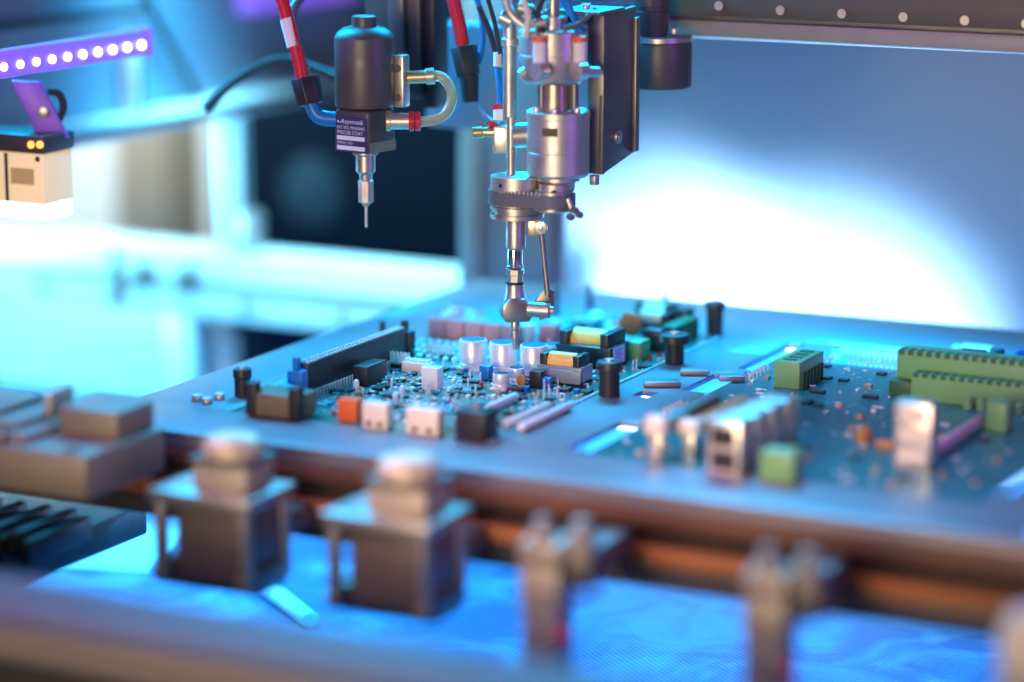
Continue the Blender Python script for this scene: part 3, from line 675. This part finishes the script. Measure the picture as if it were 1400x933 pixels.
def cable(label, pts, dep, r, m, name='cable'):
    return tag(MB().tube(smoothpath([AT(x, y, dep) for x, y in pts]), r, 10).build(name, m), label, 'cable')
cable('grey hose curving behind the marked red hose', [(430, -20), (405, 5), (399, 30), (402, 60), (420, 95)], 1590, 2.6, mat('grey_hose', (0.12, 0.12, 0.12), 0, 0.4), 'hose')
cable('dark cable sagging from the left towards the spray valve', [(280, 150), (330, 105), (385, 82), (430, 95), (470, 110)], 1690, 3.0, RUBBER)
cable('blue cable with pale tip beside the second red hose', [(645, -20), (658, 20), (660, 60), (653, 90)], 1585, 1.7, BLUEP)
cable('pale tip of the blue cable beside the red hose', [(653, 88), (650, 104), (650, 118)], 1585, 2.0, CREAM, 'cable_tip')
cable('black cable reaching the slim air cylinder', [(655, 10), (668, 40), (678, 70), (682, 90)], 1575, 1.7, RUBBER)
cable('pale cable crossing above the slim air cylinder', [(690, -10), (705, 12), (722, 25), (735, 40)], 1530, 1.8, CREAM)
cable('thin clear blue hose looping beside the slim air cylinder', [(650, 115), (652, 140), (664, 160), (682, 170)], 1580, 1.3, mat('blue_hose', (0.05, 0.2, 0.4), 0, 0.3))

# ================================================================== ROTARY DISPENSING HEAD
DN, DM = 1548, 1522
na = AT(705, 400, DN)
H = thing('dispensing_head', 'steel rotary dispensing head with toothed belt and tilting nozzle above the capacitors', 'dispensing head', (na[0], na[1], ZAT(na, 478)))
T = lambda rows, name, m, px=705, dep=DN, n=40, pr=400: turned(px, pr, dep, rows, name, m, H, n)
T([(160, 6.2), (250, 6.2)], 'shaft', STEEL, 699)
T([(239, 30), (240, 36.5), (257, 36.5)], 'pulley_hub', ALU, 707)
for ang in (-62, -150):
    pass
a = AT(707, 400, DN); mk = MM(a)
hd = camdir(38); MB().cyl(Vector((a[0], a[1], ZAT(a, 250) )) + hd * (36.0 * mk), Vector((a[0], a[1], ZAT(a, 250))) + hd * (36.9 * mk), 1.1, n=14).build('set_screw', BLACK, H)
T([(257.2, 34), (280, 34)], 'toothed_pulley', STEELD, 707)
tt = MB(); ra = 34 * mk; zz0, zz1 = ZAT(a, 280), ZAT(a, 257.3)
for k in range(48):
    an = 2 * math.pi * k / 48; q = (a[0] + ra * math.cos(an), a[1] + ra * math.sin(an))
    tt.cbox((q[0], q[1], (zz0 + zz1) / 2), (1.3, 0.9, zz1 - zz0), an)
tt.build('pulley_teeth', ALU, H, kind='stuff')
T([(280.2, 36), (281, 37), (285.5, 37), (286, 33), (291, 33), (291.5, 37), (297, 37), (298, 35)], 'lower_flange', STEEL, 707)
# motor pulley and belt
ma = AT(757, 250, DM); mm_ = MM(ma)
turned(758, 250, DM, [(250, 21), (251, 22), (268, 22)], 'motor_boss', ALU, H)
bs = camdir(0); 
MB().cyl(Vector((ma[0], ma[1], ZAT(ma, 261))) + bs * (21.5 * mm_), Vector((ma[0], ma[1], ZAT(ma, 261))) + bs * (22.5 * mm_), 1.7, n=16).build('set_screw', BLACK, H)
zb0 = ZAT(a, 277); zb1 = ZAT(a, 259.5)
r1 = 36.5 * mk; r2 = 27 * mm_
MB().lathe((ma[0], ma[1]), [(zb0 - 2.4, r2 - 1.6), (zb0 - 1.6, r2 + 0.2), (zb0 - 0.6, r2 + 0.2), (zb0 - 0.6, r2 - 1.4), (zb1 + 0.4, r2 - 1.4), (zb1 + 0.4, r2 + 0.2), (zb1 + 1.6, r2 + 0.2), (zb1 + 2.0, r2 - 1.2)], 44).build('motor_pulley', STEEL, H)
# belt outline: hull of two circles
A1 = np.array([a[0], a[1]]); A2 = np.array([ma[0], ma[1]]); dv = A2 - A1; D = np.linalg.norm(dv); th = math.atan2(dv[1], dv[0]); al = math.acos((r1 - r2) / D)
def ring(extra):
    o = []
    for k in range(33):
        an = th + al + (2 * math.pi - 2 * al) * k / 32; o.append(A1 + (r1 + extra) * np.array([math.cos(an), math.sin(an)]))
    for k in range(17):
        an = th - al + 2 * al * k / 16; o.append(A2 + (r2 + extra) * np.array([math.cos(an), math.sin(an)]))
    return o
bm_ = MB(); ro, ri = ring(1.3), ring(0.05); n = len(ro)
vo0 = [bm_.bm.verts.new((*q, zb0)) for q in ro]; vo1 = [bm_.bm.verts.new((*q, zb1)) for q in ro]; vi0 = [bm_.bm.verts.new((*q, zb0)) for q in ri]; vi1 = [bm_.bm.verts.new((*q, zb1)) for q in ri]
for k in range(n):
    j = (k + 1) % n
    bm_.bm.faces.new((vo0[k], vo0[j], vo1[j], vo1[k])); bm_.bm.faces.new((vi0[j], vi0[k], vi1[k], vi1[j])); bm_.bm.faces.new((vo1[k], vo1[j], vi1[j], vi1[k])); bm_.bm.faces.new((vo0[j], vo0[k], vi0[k], vi0[j]))
bm_.build('toothed_belt', mat('grey_belt', (0.10, 0.11, 0.13), 0, 0.5, bump=0.2), H)
bt = MB(); ring_i = ring(-0.4)
per = []
for k in range(n):
    p, q = ring_i[k], ring_i[(k + 1) % n]; L_ = np.linalg.norm(q - p); m_ = max(1, int(L_ / 2.2))
    for j in range(m_): per.append((p + (q - p) * (j + 0.5) / m_, math.atan2(*(q - p)[::-1])))
for c_, an in per: bt.cbox((c_[0], c_[1], (zb0 + zb1) / 2 + 1.4), (1.1, 0.9, zb1 - zb0), an)
bt.build('belt_teeth', ALU, H, kind='stuff')
# nozzle stem
T([(300, 13), (302, 14), (338, 13.5), (341, 11)], 'collar', STEEL)
T([(341, 10), (345, 10.5), (362, 10.5), (363, 11.5), (365, 11.5), (366, 10)], 'chrome_stem', mat('chrome', (0.75, 0.75, 0.78), 1, 0.12), 704)
T([(367, 11.5), (368, 13.2), (375, 13.2), (376, 11.5), (385, 11.5)], 'lock_nut', STEEL, 704, DN, 8)
T([(385.5, 12), (386, 12.6), (388, 12.6), (388.5, 12)], 'seal_ring', BLACK, 704)
T([(388.5, 12.4), (400, 12.8), (408, 15.5), (412, 16)], 'neck', STEEL, 704)
c = AT(705, 421, DN); mk = MM(c)
MB().prism([(-20 * mk, -10 * mk), (-16 * mk, -17 * mk), (16 * mk, -17 * mk), (20 * mk, -10 * mk), (20 * mk, 4 * mk), (10 * mk, 15 * mk), (-10 * mk, 15 * mk), (-20 * mk, 6 * mk)], Vector(c) + camdir(-10) * 6.5, -Vector((camdir(80))), up, -camdir(-10), 13).build('swivel_block', mat('block_steel', (0.32, 0.30, 0.29), 0.85, 0.36), H, bev=0.45, seg=2)
fit(722, 423, 752, 425, 4.2, 4.2, STEEL, 'pivot_pin', H, 1543, 1540); fit(751, 425, 757, 425, 2.4, 2.4, NICKEL, 'pin_end', H, 1540)
lev = [(-7, -5), (-2, -8), (5, -8), (8, -2), (8, 9), (4, 11), (0, 9), (-4, 3)]
MB().prism([(x * 0.85, y * 0.85) for x, y in lev], AT(741, 417, 1546), -Vector(camdir(90)), up, -camdir(0), 3.4).build('crank_lever', STEELD, H, bev=0.6)
fit(747, 405, 749, 404, 2.6, 2.6, NICKEL, 'joint_ball', H, 1542)
MB().tube([AT(740, 316, 1541), AT(749, 404, 1541)], 1.6, 14).build('link_rod', STEELD, H)
MB().cbox(AT(730, 311, 1545), (6.4, 6, 8.5), 0.4, 0.6).build('rod_clamp', BRASS, H)
MB().cyl(AT(740, 311, 1541), Vector(AT(740, 311, 1541)) + camdir(8) * 2.6, 3.6, n=22).cyl(Vector(AT(740, 311, 1541)) + camdir(8) * 2.6, Vector(AT(740, 311, 1541)) + camdir(8) * 3.2, 1.7, n=6).build('clamp_screw', NICKEL, H, bev=0.2)
T([(438, 5.5), (440, 6.5), (447, 6.5), (448, 5), (450, 5), (451, 6.8), (462, 6.8), (463, 4), (478, 3)], 'nozzle_tip', STEEL, 704, DN, 12)
fit(740, 430, 742, 437, 1.8, 1.8, STEELD, 'stop_screw', H, 1543)
# motor stack
M2 = lambda rows, name, m, px=763, n=48: turned(px, 200, DM, rows, name, m, H, n)
M2([(150, 40), (152, 44), (160, 44), (161, 43), (206, 43), (206.5, 42.6), (207, 43), (236, 43), (240, 40), (241, 30), (246, 30), (248, 24), (259, 23)], 'motor', ALU)
M2([(112, 21), (151, 22)], 'neck', mat('bronze_neck', (0.40, 0.32, 0.25), 0.9, 0.35), 759)
M2([(39, 20), (40, 45), (42, 47), (73, 47), (73.6, 46.4), (74.2, 47), (106, 47), (109, 45), (113, 38)], 'upper_motor', ALU, 756)
M2([(22, 12), (23, 20), (40, 21)], 'top_collar', STEEL, 756); M2([(-30, 9), (24, 9)], 'top_shaft', STEEL, 756)
a3 = AT(763, 200, DM); mk3 = MM(a3)
for ang in (52, 8, -42):
    d_ = camdir(ang); z1 = ZAT(a3, 145); q = Vector((a3[0], a3[1], 0)) + d_ * (38 * mk3)
    MB().cyl((q.x, q.y, ZAT(a3, 153)), (q.x, q.y, ZAT(a3, 144)), 1.9, n=16).build('motor_screw', NICKEL, H, bev=0.3)
for ang, rr in ((60, 26), (-58, 26)):
    d_ = camdir(ang); q = Vector((a3[0], a3[1], 0)) + d_ * (rr * mk3)
    MB().cyl((q.x, q.y, ZAT(a3, 150)), (q.x, q.y, ZAT(a3, 112)), 2.2, n=16).build('stand_off', STEELD, H)
d_ = camdir(16); q = Vector((a3[0], a3[1], 0)) + d_ * (43 * mk3)
mw = MB().prism([(-4.2, -2.2), (4.2, -2.2), (4.2, 2.2), (-4.2, 2.2)], (q.x, q.y, ZAT(a3, 176)), Vector((0, 0, 1)).cross(d_), up, d_, 0.25).build('motor_badge', BLACK, H)
for px, dd in ((738, 1489), (793, 1494)):
    e = AT(px, 50, dd)
    f_ = MB().lathe((e[0], e[1]), [(ZAT(e, 98), 3.6), (ZAT(e, 60), 3.6), (ZAT(e, 58), 3.9)], 20).build('air_fitting', WHITE, H)
    MB().lathe((e[0], e[1]), [(ZAT(e, 58), 3.8), (ZAT(e, 50), 3.8), (ZAT(e, 49), 3.2)], 20).build('release_ring', ORANGE, f_)
    MB().cyl(AT(px + 6, 97, dd + 2), AT(px - 6, 98, dd - 3), 4.6, n=20).build('elbow', NICKEL, f_)
MB().cyl(AT(796, 98, 1497), AT(818, 99, 1503), 3.0, n=16).build('side_port', NICKEL, H, bev=0.4)
MB().tube(smoothpath([AT(738, 50, 1494), AT(734, 30, 1504), AT(722, 5, 1510), AT(700, -30, 1520)]), 1.9, 12).build('air_line', RUBBER, H)
MB().tube(smoothpath([AT(793, 50, 1499), AT(788, 30, 1508), AT(772, 5, 1512), AT(752, -30, 1520)]), 1.9, 12).build('air_line', BLUEP, H)
# slim air cylinder with its fittings
T([(-20, 11), (24, 11), (25, 9.5), (165, 9.5), (168, 7)], 'air_cylinder', ALU, 697, 1552)
T([(52, 10.5), (53, 11.5), (62, 11.5), (63, 10.5)], 'clamp_band', NICKEL, 697, 1552)
MB().cbox(AT(689, 190, 1545), (11, 11, 15), 0.4, 1.2).build('port_block', NICKEL, H)
fit(646, 182, 660, 181, 3.2, 3.2, BRASS, 'hose_barb', H, 1545); fit(660, 181, 676, 181, 2.6, 3.4, BRASS, 'barb_stem', H, 1545)
fit(700, 186, 731, 184, 6.8, 6.8, STEEL, 'side_cylinder', H, 1530)
fit(684, 150, 684, 166, 4.0, 4.0, WHITE, 'tube_port', H, 1545); fit(684, 143, 684, 150, 4.4, 4.4, REDT, 'release_ring', H, 1545)
fit(676, 168, 672, 174, 3.6, 3.6, REDT, 'release_ring', H, 1543)
MB().tube(smoothpath([AT(684, 144, 1545), AT(683, 120, 1546), AT(681, 100, 1548), AT(680, 86, 1550)]), 1.8, 12).build('air_line', BLUEP, H)
fit(681, 92, 681, 72, 2.6, 2.6, CREAM, 'line_sleeve', H, 1546)
T([(206, 7.5), (216, 6.5)], 'rod_gland', NICKEL, 699, 1550, 20)
MB().cbox(AT(716, 10, 1530), (16, 12, 12), 0.3, 1.0).build('manifold', STEEL, H)
for x0, y0, x1, y1, x2, y2, dd, m_, rr in ((706, 18, 716, 40, 706, 70, 1526, CREAM, 1.6), (728, 12, 742, 22, 760, 8, 1524, NICKEL, 2.2), (700, 28, 690, 50, 689, 90, 1538, RUBBER, 1.3), (775, 25, 800, 30, 815, 12, 1515, RUBBER, 1.6), (722, 30, 716, 60, 712, 90, 1508, BLUEP, 1.2)):
    MB().tube(smoothpath([AT(x0, y0, dd), AT(x1, y1, dd), AT(x2, y2, dd)]), rr, 10).build('air_line', m_, H)
for x0, y0, x1, y1, x2, y2, dd, m_, rr in ((712, -10, 722, 22, 718, 52, 1496, CREAM, 1.8), (745, -8, 736, 18, 742, 46, 1494, RUBBER, 1.7), (690, -5, 700, 20, 716, 34, 1500, NICKEL, 2.4), (770, -10, 782, 16, 790, 46, 1496, BLUEP, 1.5), (664, -10, 676, 30, 684, 74, 1530, RUBBER, 1.3), (806, 20, 790, 34, 770, 40, 1494, STEELD, 1.6)):
    MB().tube(smoothpath([AT(x0, y0, dd), AT(x1, y1, dd), AT(x2, y2, dd)]), rr, 10).build('air_line', m_, H)
fit(708, 10, 728, 16, 3.4, 3.4, STEEL, 'hose_coupling', H, 1500); fit(730, 34, 746, 30, 2.8, 2.8, NICKEL, 'hose_coupling', H, 1494); fit(684, 22, 700, 30, 4.6, 4.6, STEEL, 'hose_coupling', H, 1520)
fit(722, 96, 712, 104, 3.2, 3.2, NICKEL, 'hose_barb', H, 1506); fit(690, 100, 700, 103, 2.2, 2.2, BLUEP, 'sensor_clip', H, 1540)
# spider nut at the motor pulley
for (px, py) in ((784, 287), (778, 296), (790, 293)):
    MB().cyl(AT(px, py, 1510), Vector(AT(px, py, 1510)) + camdir(-20) * 4, 2.0, n=10).build('clamp_nut', STEELD, H, bev=0.3)
MB().cyl(AT(783, 290, 1514), AT(776, 272, 1514), 1.8, n=12).build('tie_bolt', STEEL, H)
# bracket: channel on the right of the motors
b1 = AT(814, 240, 1526); zt1 = ZAT(b1, 22); zb1_ = ZAT(b1, 240)
mb = MB(); wF = 9.0; dp = 42.0
bk = MB().box(b1[0] - 7, b1[0] + 2.5, b1[1] + 4, b1[1] + 7, zb1_, zt1, bev=0.5).build('bracket_front', STEELD, H)
sidep = [(0, 0), (dp, 7.5), (dp, zt1 - zb1_ + 2), (2, zt1 - zb1_)]
MB().prism(sidep, (b1[0] + 2.6, b1[1] + 3, zb1_), (0, 1, 0), up, (-1, 0, 0), 2.6).build('bracket_side', mat('bracket_grey', (0.13, 0.125, 0.12), 0.5, 0.4), H, bev=0.4)
MB().box(b1[0] + 2.5, b1[0] + 5.2, b1[1] + dp - 2, b1[1] + dp + 3, zb1_ + 8, zt1 - 4, bev=0.4).build('bracket_lip', STEELD, H)
sc_ = PX(843, 187, b1[0] + 2.7); MB().cyl(sc_, sc_ + np.array([1.8, 0, 0]), 3.8, n=24).cyl(sc_ + np.array([1.8, 0, 0]), sc_ + np.array([2.2, 0, 0]), 1.8, n=6).build('bracket_screw', STEEL, H, bev=0.2)
MB().lathe((b1[0] - 2, b1[1] + 3), [(ZAT(b1, 254), 3.0), (ZAT(b1, 241), 3.0)], 6).build('bolt', STEEL, H, bev=0.4)
MB().box(b1[0] - 24, b1[0] + 3, b1[1] - 3, b1[1] + 30, zt1 + 0.3, zt1 + 2.6, bev=0.5).build('bracket_top', STEELD, H)
sc_ = AT(801, 18, 1520); MB().cyl(sc_, sc_ + np.array([0, 0, 5]), 2.4, n=16).build('bracket_screw', NICKEL, H, bev=0.3)

# ================================================================== INSPECTION CAMERA
DI = 1590
ia = AT(903, 90, DI)
I = thing('inspection_camera', 'black cylindrical inspection camera with metal rim under the gantry rail', 'camera', (ia[0], ia[1], ZAT(ia, 121)))
TI = lambda rows, name, m, px=903: turned(px, 90, DI, rows, name, m, I, 52)
TI([(57, 42), (60, 43), (116, 43), (119, 41)], 'ring_housing', ANOD)
TI([(49, 41), (50, 43.2), (56, 43.2)], 'rim', STEEL); TI([(-40, 25), (8, 25), (9, 24), (14, 24), (15, 25), (42, 25), (48, 22), (50, 22)], 'lens_barrel', ANOD, 889)
for (px, py) in ((886, 50), (922, 47)):
    q = AT(px, py, DI - 8); MB().cyl(q, q + np.array([0, 0, 3.2]), 2.0, n=14).build('screw', NICKEL, I, bev=0.3)

# ================================================================== VIOLET LIGHT BAR AND LAMP UNIT
XL = -262
p0 = PX(-90, 90, XL); p1 = PX(203, 60, XL)
LB = thing('light_bar', 'violet LED light bar hanging at the left', 'light bar', ((XL), (p0[1] + p1[1]) / 2, p1[2] - 8))
zc = p1[2] + 1
VIO = mat('violet_diffuser', (0.25, 0.12, 0.6), 0, 0.4, emit=(0.22, 0.10, 0.95), es=0.75)
MB().box(XL - 9, XL, p0[1], p1[1], zc - 8, zc + 8).build('housing', VIO, LB, bev=3)
LED = mat('led', (0.9, 0.9, 1), 0, 0.4, emit=(0.75, 0.65, 1.0), es=9)
l0 = None
for k in range(12):
    y = p1[1] - 8 - k * 14.6
    if l0 is None: l0 = MB().cyl((XL - 0.2, y, zc - 1), (XL + 1.6, y, zc - 1), 2.2, n=16).build('led', LED, LB)
    else: clone(l0, LB, (ORG[l0.name][0], y, ORG[l0.name][2]))
for s_ in (1,): MB().box(XL - 11, XL + 1, p1[1] + 0.2, p1[1] + 4, zc - 9, zc + 9).build('end_cap', VIO, LB, bev=2)
S = thing('lamp_unit', 'boxy lamp unit with lit cream housing hanging on a violet bracket below the light bar', 'lamp', AT(40, 300, 1610))
pv = [(-2, 112), (46, 108), (92, 190), (50, 205), (14, 150)]
vb = mat('violet_bracket', (0.30, 0.14, 0.62), 0.1, 0.45)
o0 = np.array(AT(45, 160, 1600)); k_ = MM(o0)
MB().prism([((x - 45) * k_, (160 - y) * k_) for x, y in [(16, 110), (56, 112), (94, 190), (52, 192)]], o0, Vector(RT), up, Vector(FH), 4).build('bracket', vb, S, bev=1)
q = AT(60, 153, 1598); MB().cyl(q, Vector(q) + camdir(0) * 1.5, 3.0, n=18).build('screw', STEEL, S, bev=0.3)
sb = AT(40, 205, 1600)
MB().box(sb[0] - 38, sb[0] + 16, sb[1] - 8, sb[1] + 22, ZAT(sb, 207), ZAT(sb, 182), bev=1.5).build('lid', ANOD, S)
MB().box(sb[0] - 37, sb[0] + 15, sb[1] - 7, sb[1] + 21, ZAT(sb, 277), ZAT(sb, 207.5), bev=1.5).build('case', mat('cream_case', (0.62, 0.52, 0.36), 0, 0.45, emit=(0.95, 0.66, 0.26), es=0.62), S)  # case emission gives the glow of a lit lamp housing
pb = MB().box(sb[0] - 12, sb[0] - 10, sb[1] - 7.6, sb[1] - 6.9, ZAT(sb, 275), ZAT(sb, 209)).build('seam', BLACK, S)
MB().box(sb[0] - 8, sb[0] + 8, sb[1] - 7.5, sb[1] - 6.9, ZAT(sb, 250), ZAT(sb, 228)).build('rating_label', mat('rating', (0.75, 0.6, 0.2), 0, 0.5), S)
for dx in (-34, 11): MB().cyl((sb[0] + dx, sb[1] - 7.6, ZAT(sb, 214)), (sb[0] + dx, sb[1] - 6.8, ZAT(sb, 214)), 1.6, n=12).build('screw', STEELD, S)
OL = mat('orange_led', (1, 0.4, 0.1), 0, 0.3, emit=(1.0, 0.25, 0.03), es=4)
for px in (43, 55):
    q = PY(px, 198, sb[1] - 8); MB().cyl((q[0], q[1] + 0.3, q[2]), (q[0], q[1] - 1, q[2]), 2.0, n=14).build('status_led', OL, S)
lens = mat('lamp_window', (0.9, 0.95, 1), 0, 0.3, emit=(0.7, 0.92, 1.0), es=5)
MB().box(sb[0] - 36, sb[0] + 14, sb[1] - 6, sb[1] + 20, ZAT(sb, 297), ZAT(sb, 277.5), bev=1).build('lamp_window', lens, S)
MB().tube(smoothpath([AT(66, 125, 1604), AT(80, 128, 1604), AT(87, 145, 1604), AT(80, 165, 1604), AT(66, 185, 1604)]), 2.2, 12).build('lead', RUBBER, S)
def far_cable(label, pts, X, r):
    return tag(MB().tube(smoothpath([PX(x, y, X) for x, y in pts]), r, 10).build('cable', RUBBER), label, 'cable')
far_cable('black cable drooping down the grey side panel', [(195, -10), (215, 30), (245, 85), (270, 130), (290, 155)], -415, 3.2)
far_cable('black cable running along the grey side panel above the violet bar', [(-20, 40), (60, 30), (130, 20), (200, 10)], -415, 3.0)
vt = PX(400, 2, -415)
tag(MB().box(-421, -408, vt[1] - 70, vt[1] + 90, vt[2] - 4, vt[2] + 14).build('violet_glow', mat('violet_glow', (0.3, 0.15, 0.6), 0, 0.4, emit=(0.25, 0.1, 0.8), es=0.7), bev=4), 'added glowing strip for violet light along the top of the grey side panel', 'lamp tube')  # glowing strip added for a violet-lit patch on the panel

# ================================================================== FRONT: CONVEYOR RAIL, CYLINDERS, FRONT BAR
cr = thing('conveyor_rail', 'brown conveyor rail with orange belt under the near edge of the fixture plate', 'conveyor', (120, -170, -46))
MB().box(-330, 560, -188, -150, -15.5, -8.6).build('upper_flange', BROWNR, cr, bev=1)
MB().box(-330, 560, -181, -154, -26, -15.6).build('web', mat('dark_web', (0.05, 0.025, 0.02), 0.2, 0.5), cr)
MB().box(-330, 560, -189, -152, -34, -26.2).build('belt', BELT, cr, bev=1.5)
MB().box(-330, 560, -186, -154, -45, -34.2).build('lower_flange', ANOD, cr, bev=1)
fb = thing('front_bar', 'aluminium front bar of the machine running past the air cylinders', 'frame bar', (100, -450, -60))
FBM = mat('front_aluminium', (0.27, 0.22, 0.23), 0.3, 0.55, scale=6)
MB().box(-500, 700, -478, -426, -15, 0).build('bar', FBM, fb, bev=2.5, seg=3)
MB().box(-499, 699, -479, -477.5, -6.5, -2.0).build('slot', BLACK, fb)
MB().box(-480, 680, -476, -434, -150, -15.2).build('apron', BLACK, fb)

def stopper(px, py, label):
    c = PY(px, py, -262); x, y, z = c[0], c[1], c[2]          # front left corner of the top plate
    w_, d_, h = 57, 44, 46
    t = thing('stopper_cylinder', label, 'air cylinder', (x + w_ / 2, y + d_ / 2, z - h), 'square stopper cylinders under the fixture plate')
    MB().box(x, x + w_, y, y + d_, z - 6, z, bev=1).build('top_plate', STEEL, t)
    MB().box(x + 13, x + w_ - 4, y + 5, y + d_ - 2, z - h + 3, z - 6.2, bev=1).build('body', mat('brown_grey', (0.15, 0.12, 0.105), 0.4, 0.45), t)
    for sx in (5, w_ - 5):
        for sy in (5, d_ - 5):
            l_ = MB().cyl((x + sx, y + sy, z - h), (x + sx, y + sy, z - 6.1), 3.6, n=20).build('guide_post', STEEL, t)
            MB().cyl((x + sx, y + sy - 3.4, z - h + 5), (x + sx, y + sy - 5, z - h + 5), 3.2, n=16).build('foot_screw', BRASS, l_, bev=0.3)
    MB().box(x + 1, x + w_ - 1, y + 9, y + d_ - 9, z - h - 3, z - h + 10, bev=1).build('base', STEELD, t)
    xx, yy = x + w_ * 0.62, y + d_ * 0.5
    hd_ = MB().box(xx - 15, xx + 15, yy - 13, yy + 13, z + 0.1, z + 13, bev=1.5).build('head', mat('cylinder_tan2', (0.40, 0.35, 0.27), 0.4, 0.48), t)
    MB().box(xx - 16, xx + 16, yy - 14, yy + 14, z + 13.1, z + 16).build('shim', STEELD, hd_)
    MB().lathe((xx, yy), [(z + 16.1, 14.5), (z + 22, 14.5), (z + 25, 12), (z + 26.5, 7), (z + 26.8, 1)], 36).build('dome', mat('cream_dome', (0.50, 0.42, 0.29), 0.35, 0.5), hd_)
    MB().box(x + 8, x + w_ - 8, y + d_ + 0.2, -189.5, z - 30, z - 18).build('mounting_arm', STEELD, t)
    return t
stopper(200, 668, 'square stopper cylinder with domed head nearer the stepped end block')
stopper(437, 700, 'square stopper cylinder with domed head nearer the slim air cylinders')
CYLT = mat('cylinder_tan', (0.33, 0.29, 0.24), 0.45, 0.48, bump=0.2)
def slim(px, py, label):
    c = PY(px, py, -275); x, y, z = c[0], c[1], c[2]          # front left corner at the top
    t = thing('air_cylinder', label, 'air cylinder', (x + 11, y + 11, z - 75), 'slim clamp cylinders before the conveyor rail')
    MB().box(x, x + 21, y, y + 20, z - 12, z, bev=2.5).build('head', CYLT, t)
    MB().box(x + 1, x + 20, y + 1, y + 19, z - 30, z - 12.2, bev=1).build('body', mat('cream_body', (0.42, 0.35, 0.28), 0.3, 0.45), t)
    MB().box(x + 1.5, x + 19.5, y + 1.5, y + 18.5, z - 78, z - 30.2, bev=1.5).build('barrel', mat('grey_barrel', (0.26, 0.245, 0.25), 0.4, 0.5), t)
    for dx, dy, rr in ((10, 6, 4.6), (27, 10, 5.4)):
        k_ = MB().lathe((x + dx, y + dy), [(z - 10 if dx > 20 else z + 0.1, rr + 0.8), (z + 3, rr + 0.8), (z + 4, rr * 0.8), (z + 9, rr * 0.8), (z + 10, rr * 0.5)], 24).build('port_fitting', CYLT, t)
    MB().box(x + 21.2, x + 34, y + 4, y + 18, z - 20, z - 5, bev=2).build('side_block', ANOD, t)
    MB().cyl((x + 20, y + 4, z - 42), (x + 22.5, y + 3, z - 42), 3.2, n=16).build('red_button', mat('red_button', (0.7, 0.03, 0.12), 0, 0.3), t)
    MB().box(x + 4, x + 17, y + 20.2, -190.5, z - 26, z - 14).build('mounting_arm', STEELD, t)
    return t
slim(706, 738, 'slim air cylinder with two fittings standing next to the domed stopper cylinder')
slim(1012, 780, 'slim air cylinder with two fittings standing nearer the pale round knob')
c = AT(1412, 905, 1120)
tag(MB().lathe((c[0], c[1]), [(c[2] - 20, 14), (c[2] + 12, 14), (c[2] + 20, 10), (c[2] + 23, 3)], 32).build('round_knob', CREAM), 'pale round knob beside the slim air cylinder at the conveyor', 'knob')
# stepped block at the left end
EB = mat('block_tan', (0.27, 0.225, 0.175), 0.4, 0.5, bump=0.3)
eb = thing('end_block', 'stepped metal end block with stacked shims at the near left corner', 'block', (-150, -240, -20))
fl = PY(115, 625, -282)
MB().box(-300, fl[0], -282, -214, fl[2] - 22, fl[2], bev=2).build('body', EB, eb)
MB().box(-300, fl[0] - 40, -274, -216, fl[2] + 0.1, fl[2] + 4, bev=1).build('shim', EB, eb); MB().box(-300, fl[0] - 52, -266, -217, fl[2] + 4.1, fl[2] + 7, bev=1).build('shim', EB, eb)
MB().box(fl[0] - 38, fl[0] - 4, -250, -217, fl[2] + 0.2, fl[2] + 14, bev=1.5).build('cap', EB, eb)
MB().box(-300, fl[0] - 70, -258, -219, fl[2] + 7.1, fl[2] + 10, bev=1).build('shim', EB, eb)
MB().box(fl[0] - 50, fl[0] - 46, -246, -226, fl[2] + 7.1, fl[2] + 19, bev=0.8).build('finger', NICKEL, eb)
for k in range(4): MB().cyl((fl[0] - 12 - k * 42, -275, fl[2] - 0.3), (fl[0] - 12 - k * 42, -275, fl[2] + (2.2 if k == 0 else 5.5)), 4, n=20).build('cap_screw', STEELD, eb, bev=0.5)
tag(MB().box(-520, -160, -262, -120, -78, -60.5).build('drip_cover', mat('cover_dark', (0.03, 0.028, 0.03), 0.2, 0.5), bev=2), 'dark flat cover under the ribbed cable chain', 'cover')
cc = thing('cable_chain', 'dark segmented cable chain under the stepped end block', 'cable chain', (-170, -230, -66))
for k in range(20):
    MB().box(-300 + k * 8, -293.5 + k * 8, -250, -196, -58 - (k % 2) * 2, -44 - (k % 2) * 3, bev=1.5).build('link', BLACK, cc)
# things lying on the blue mat
f0 = P(150, 745, -150)
tag(MB().box(f0[0] - 70, f0[0] + 45, f0[1] - 60, f0[1] + 40, -149.8, -148.8, Matrix.Rotation(0.3, 4, 'Z')).build('paper_sheet', WPANEL), 'pale sheet lying on the blue mat near the stepped end block', 'sheet')
a = P(362, 800, -145); b = P(425, 850, -145)
tag(MB().cyl(a, b, 5.5, n=20).build('pale_tube', WHITE, bev=2), 'short pale tube lying on the blue mat between the stopper cylinders', 'tube')
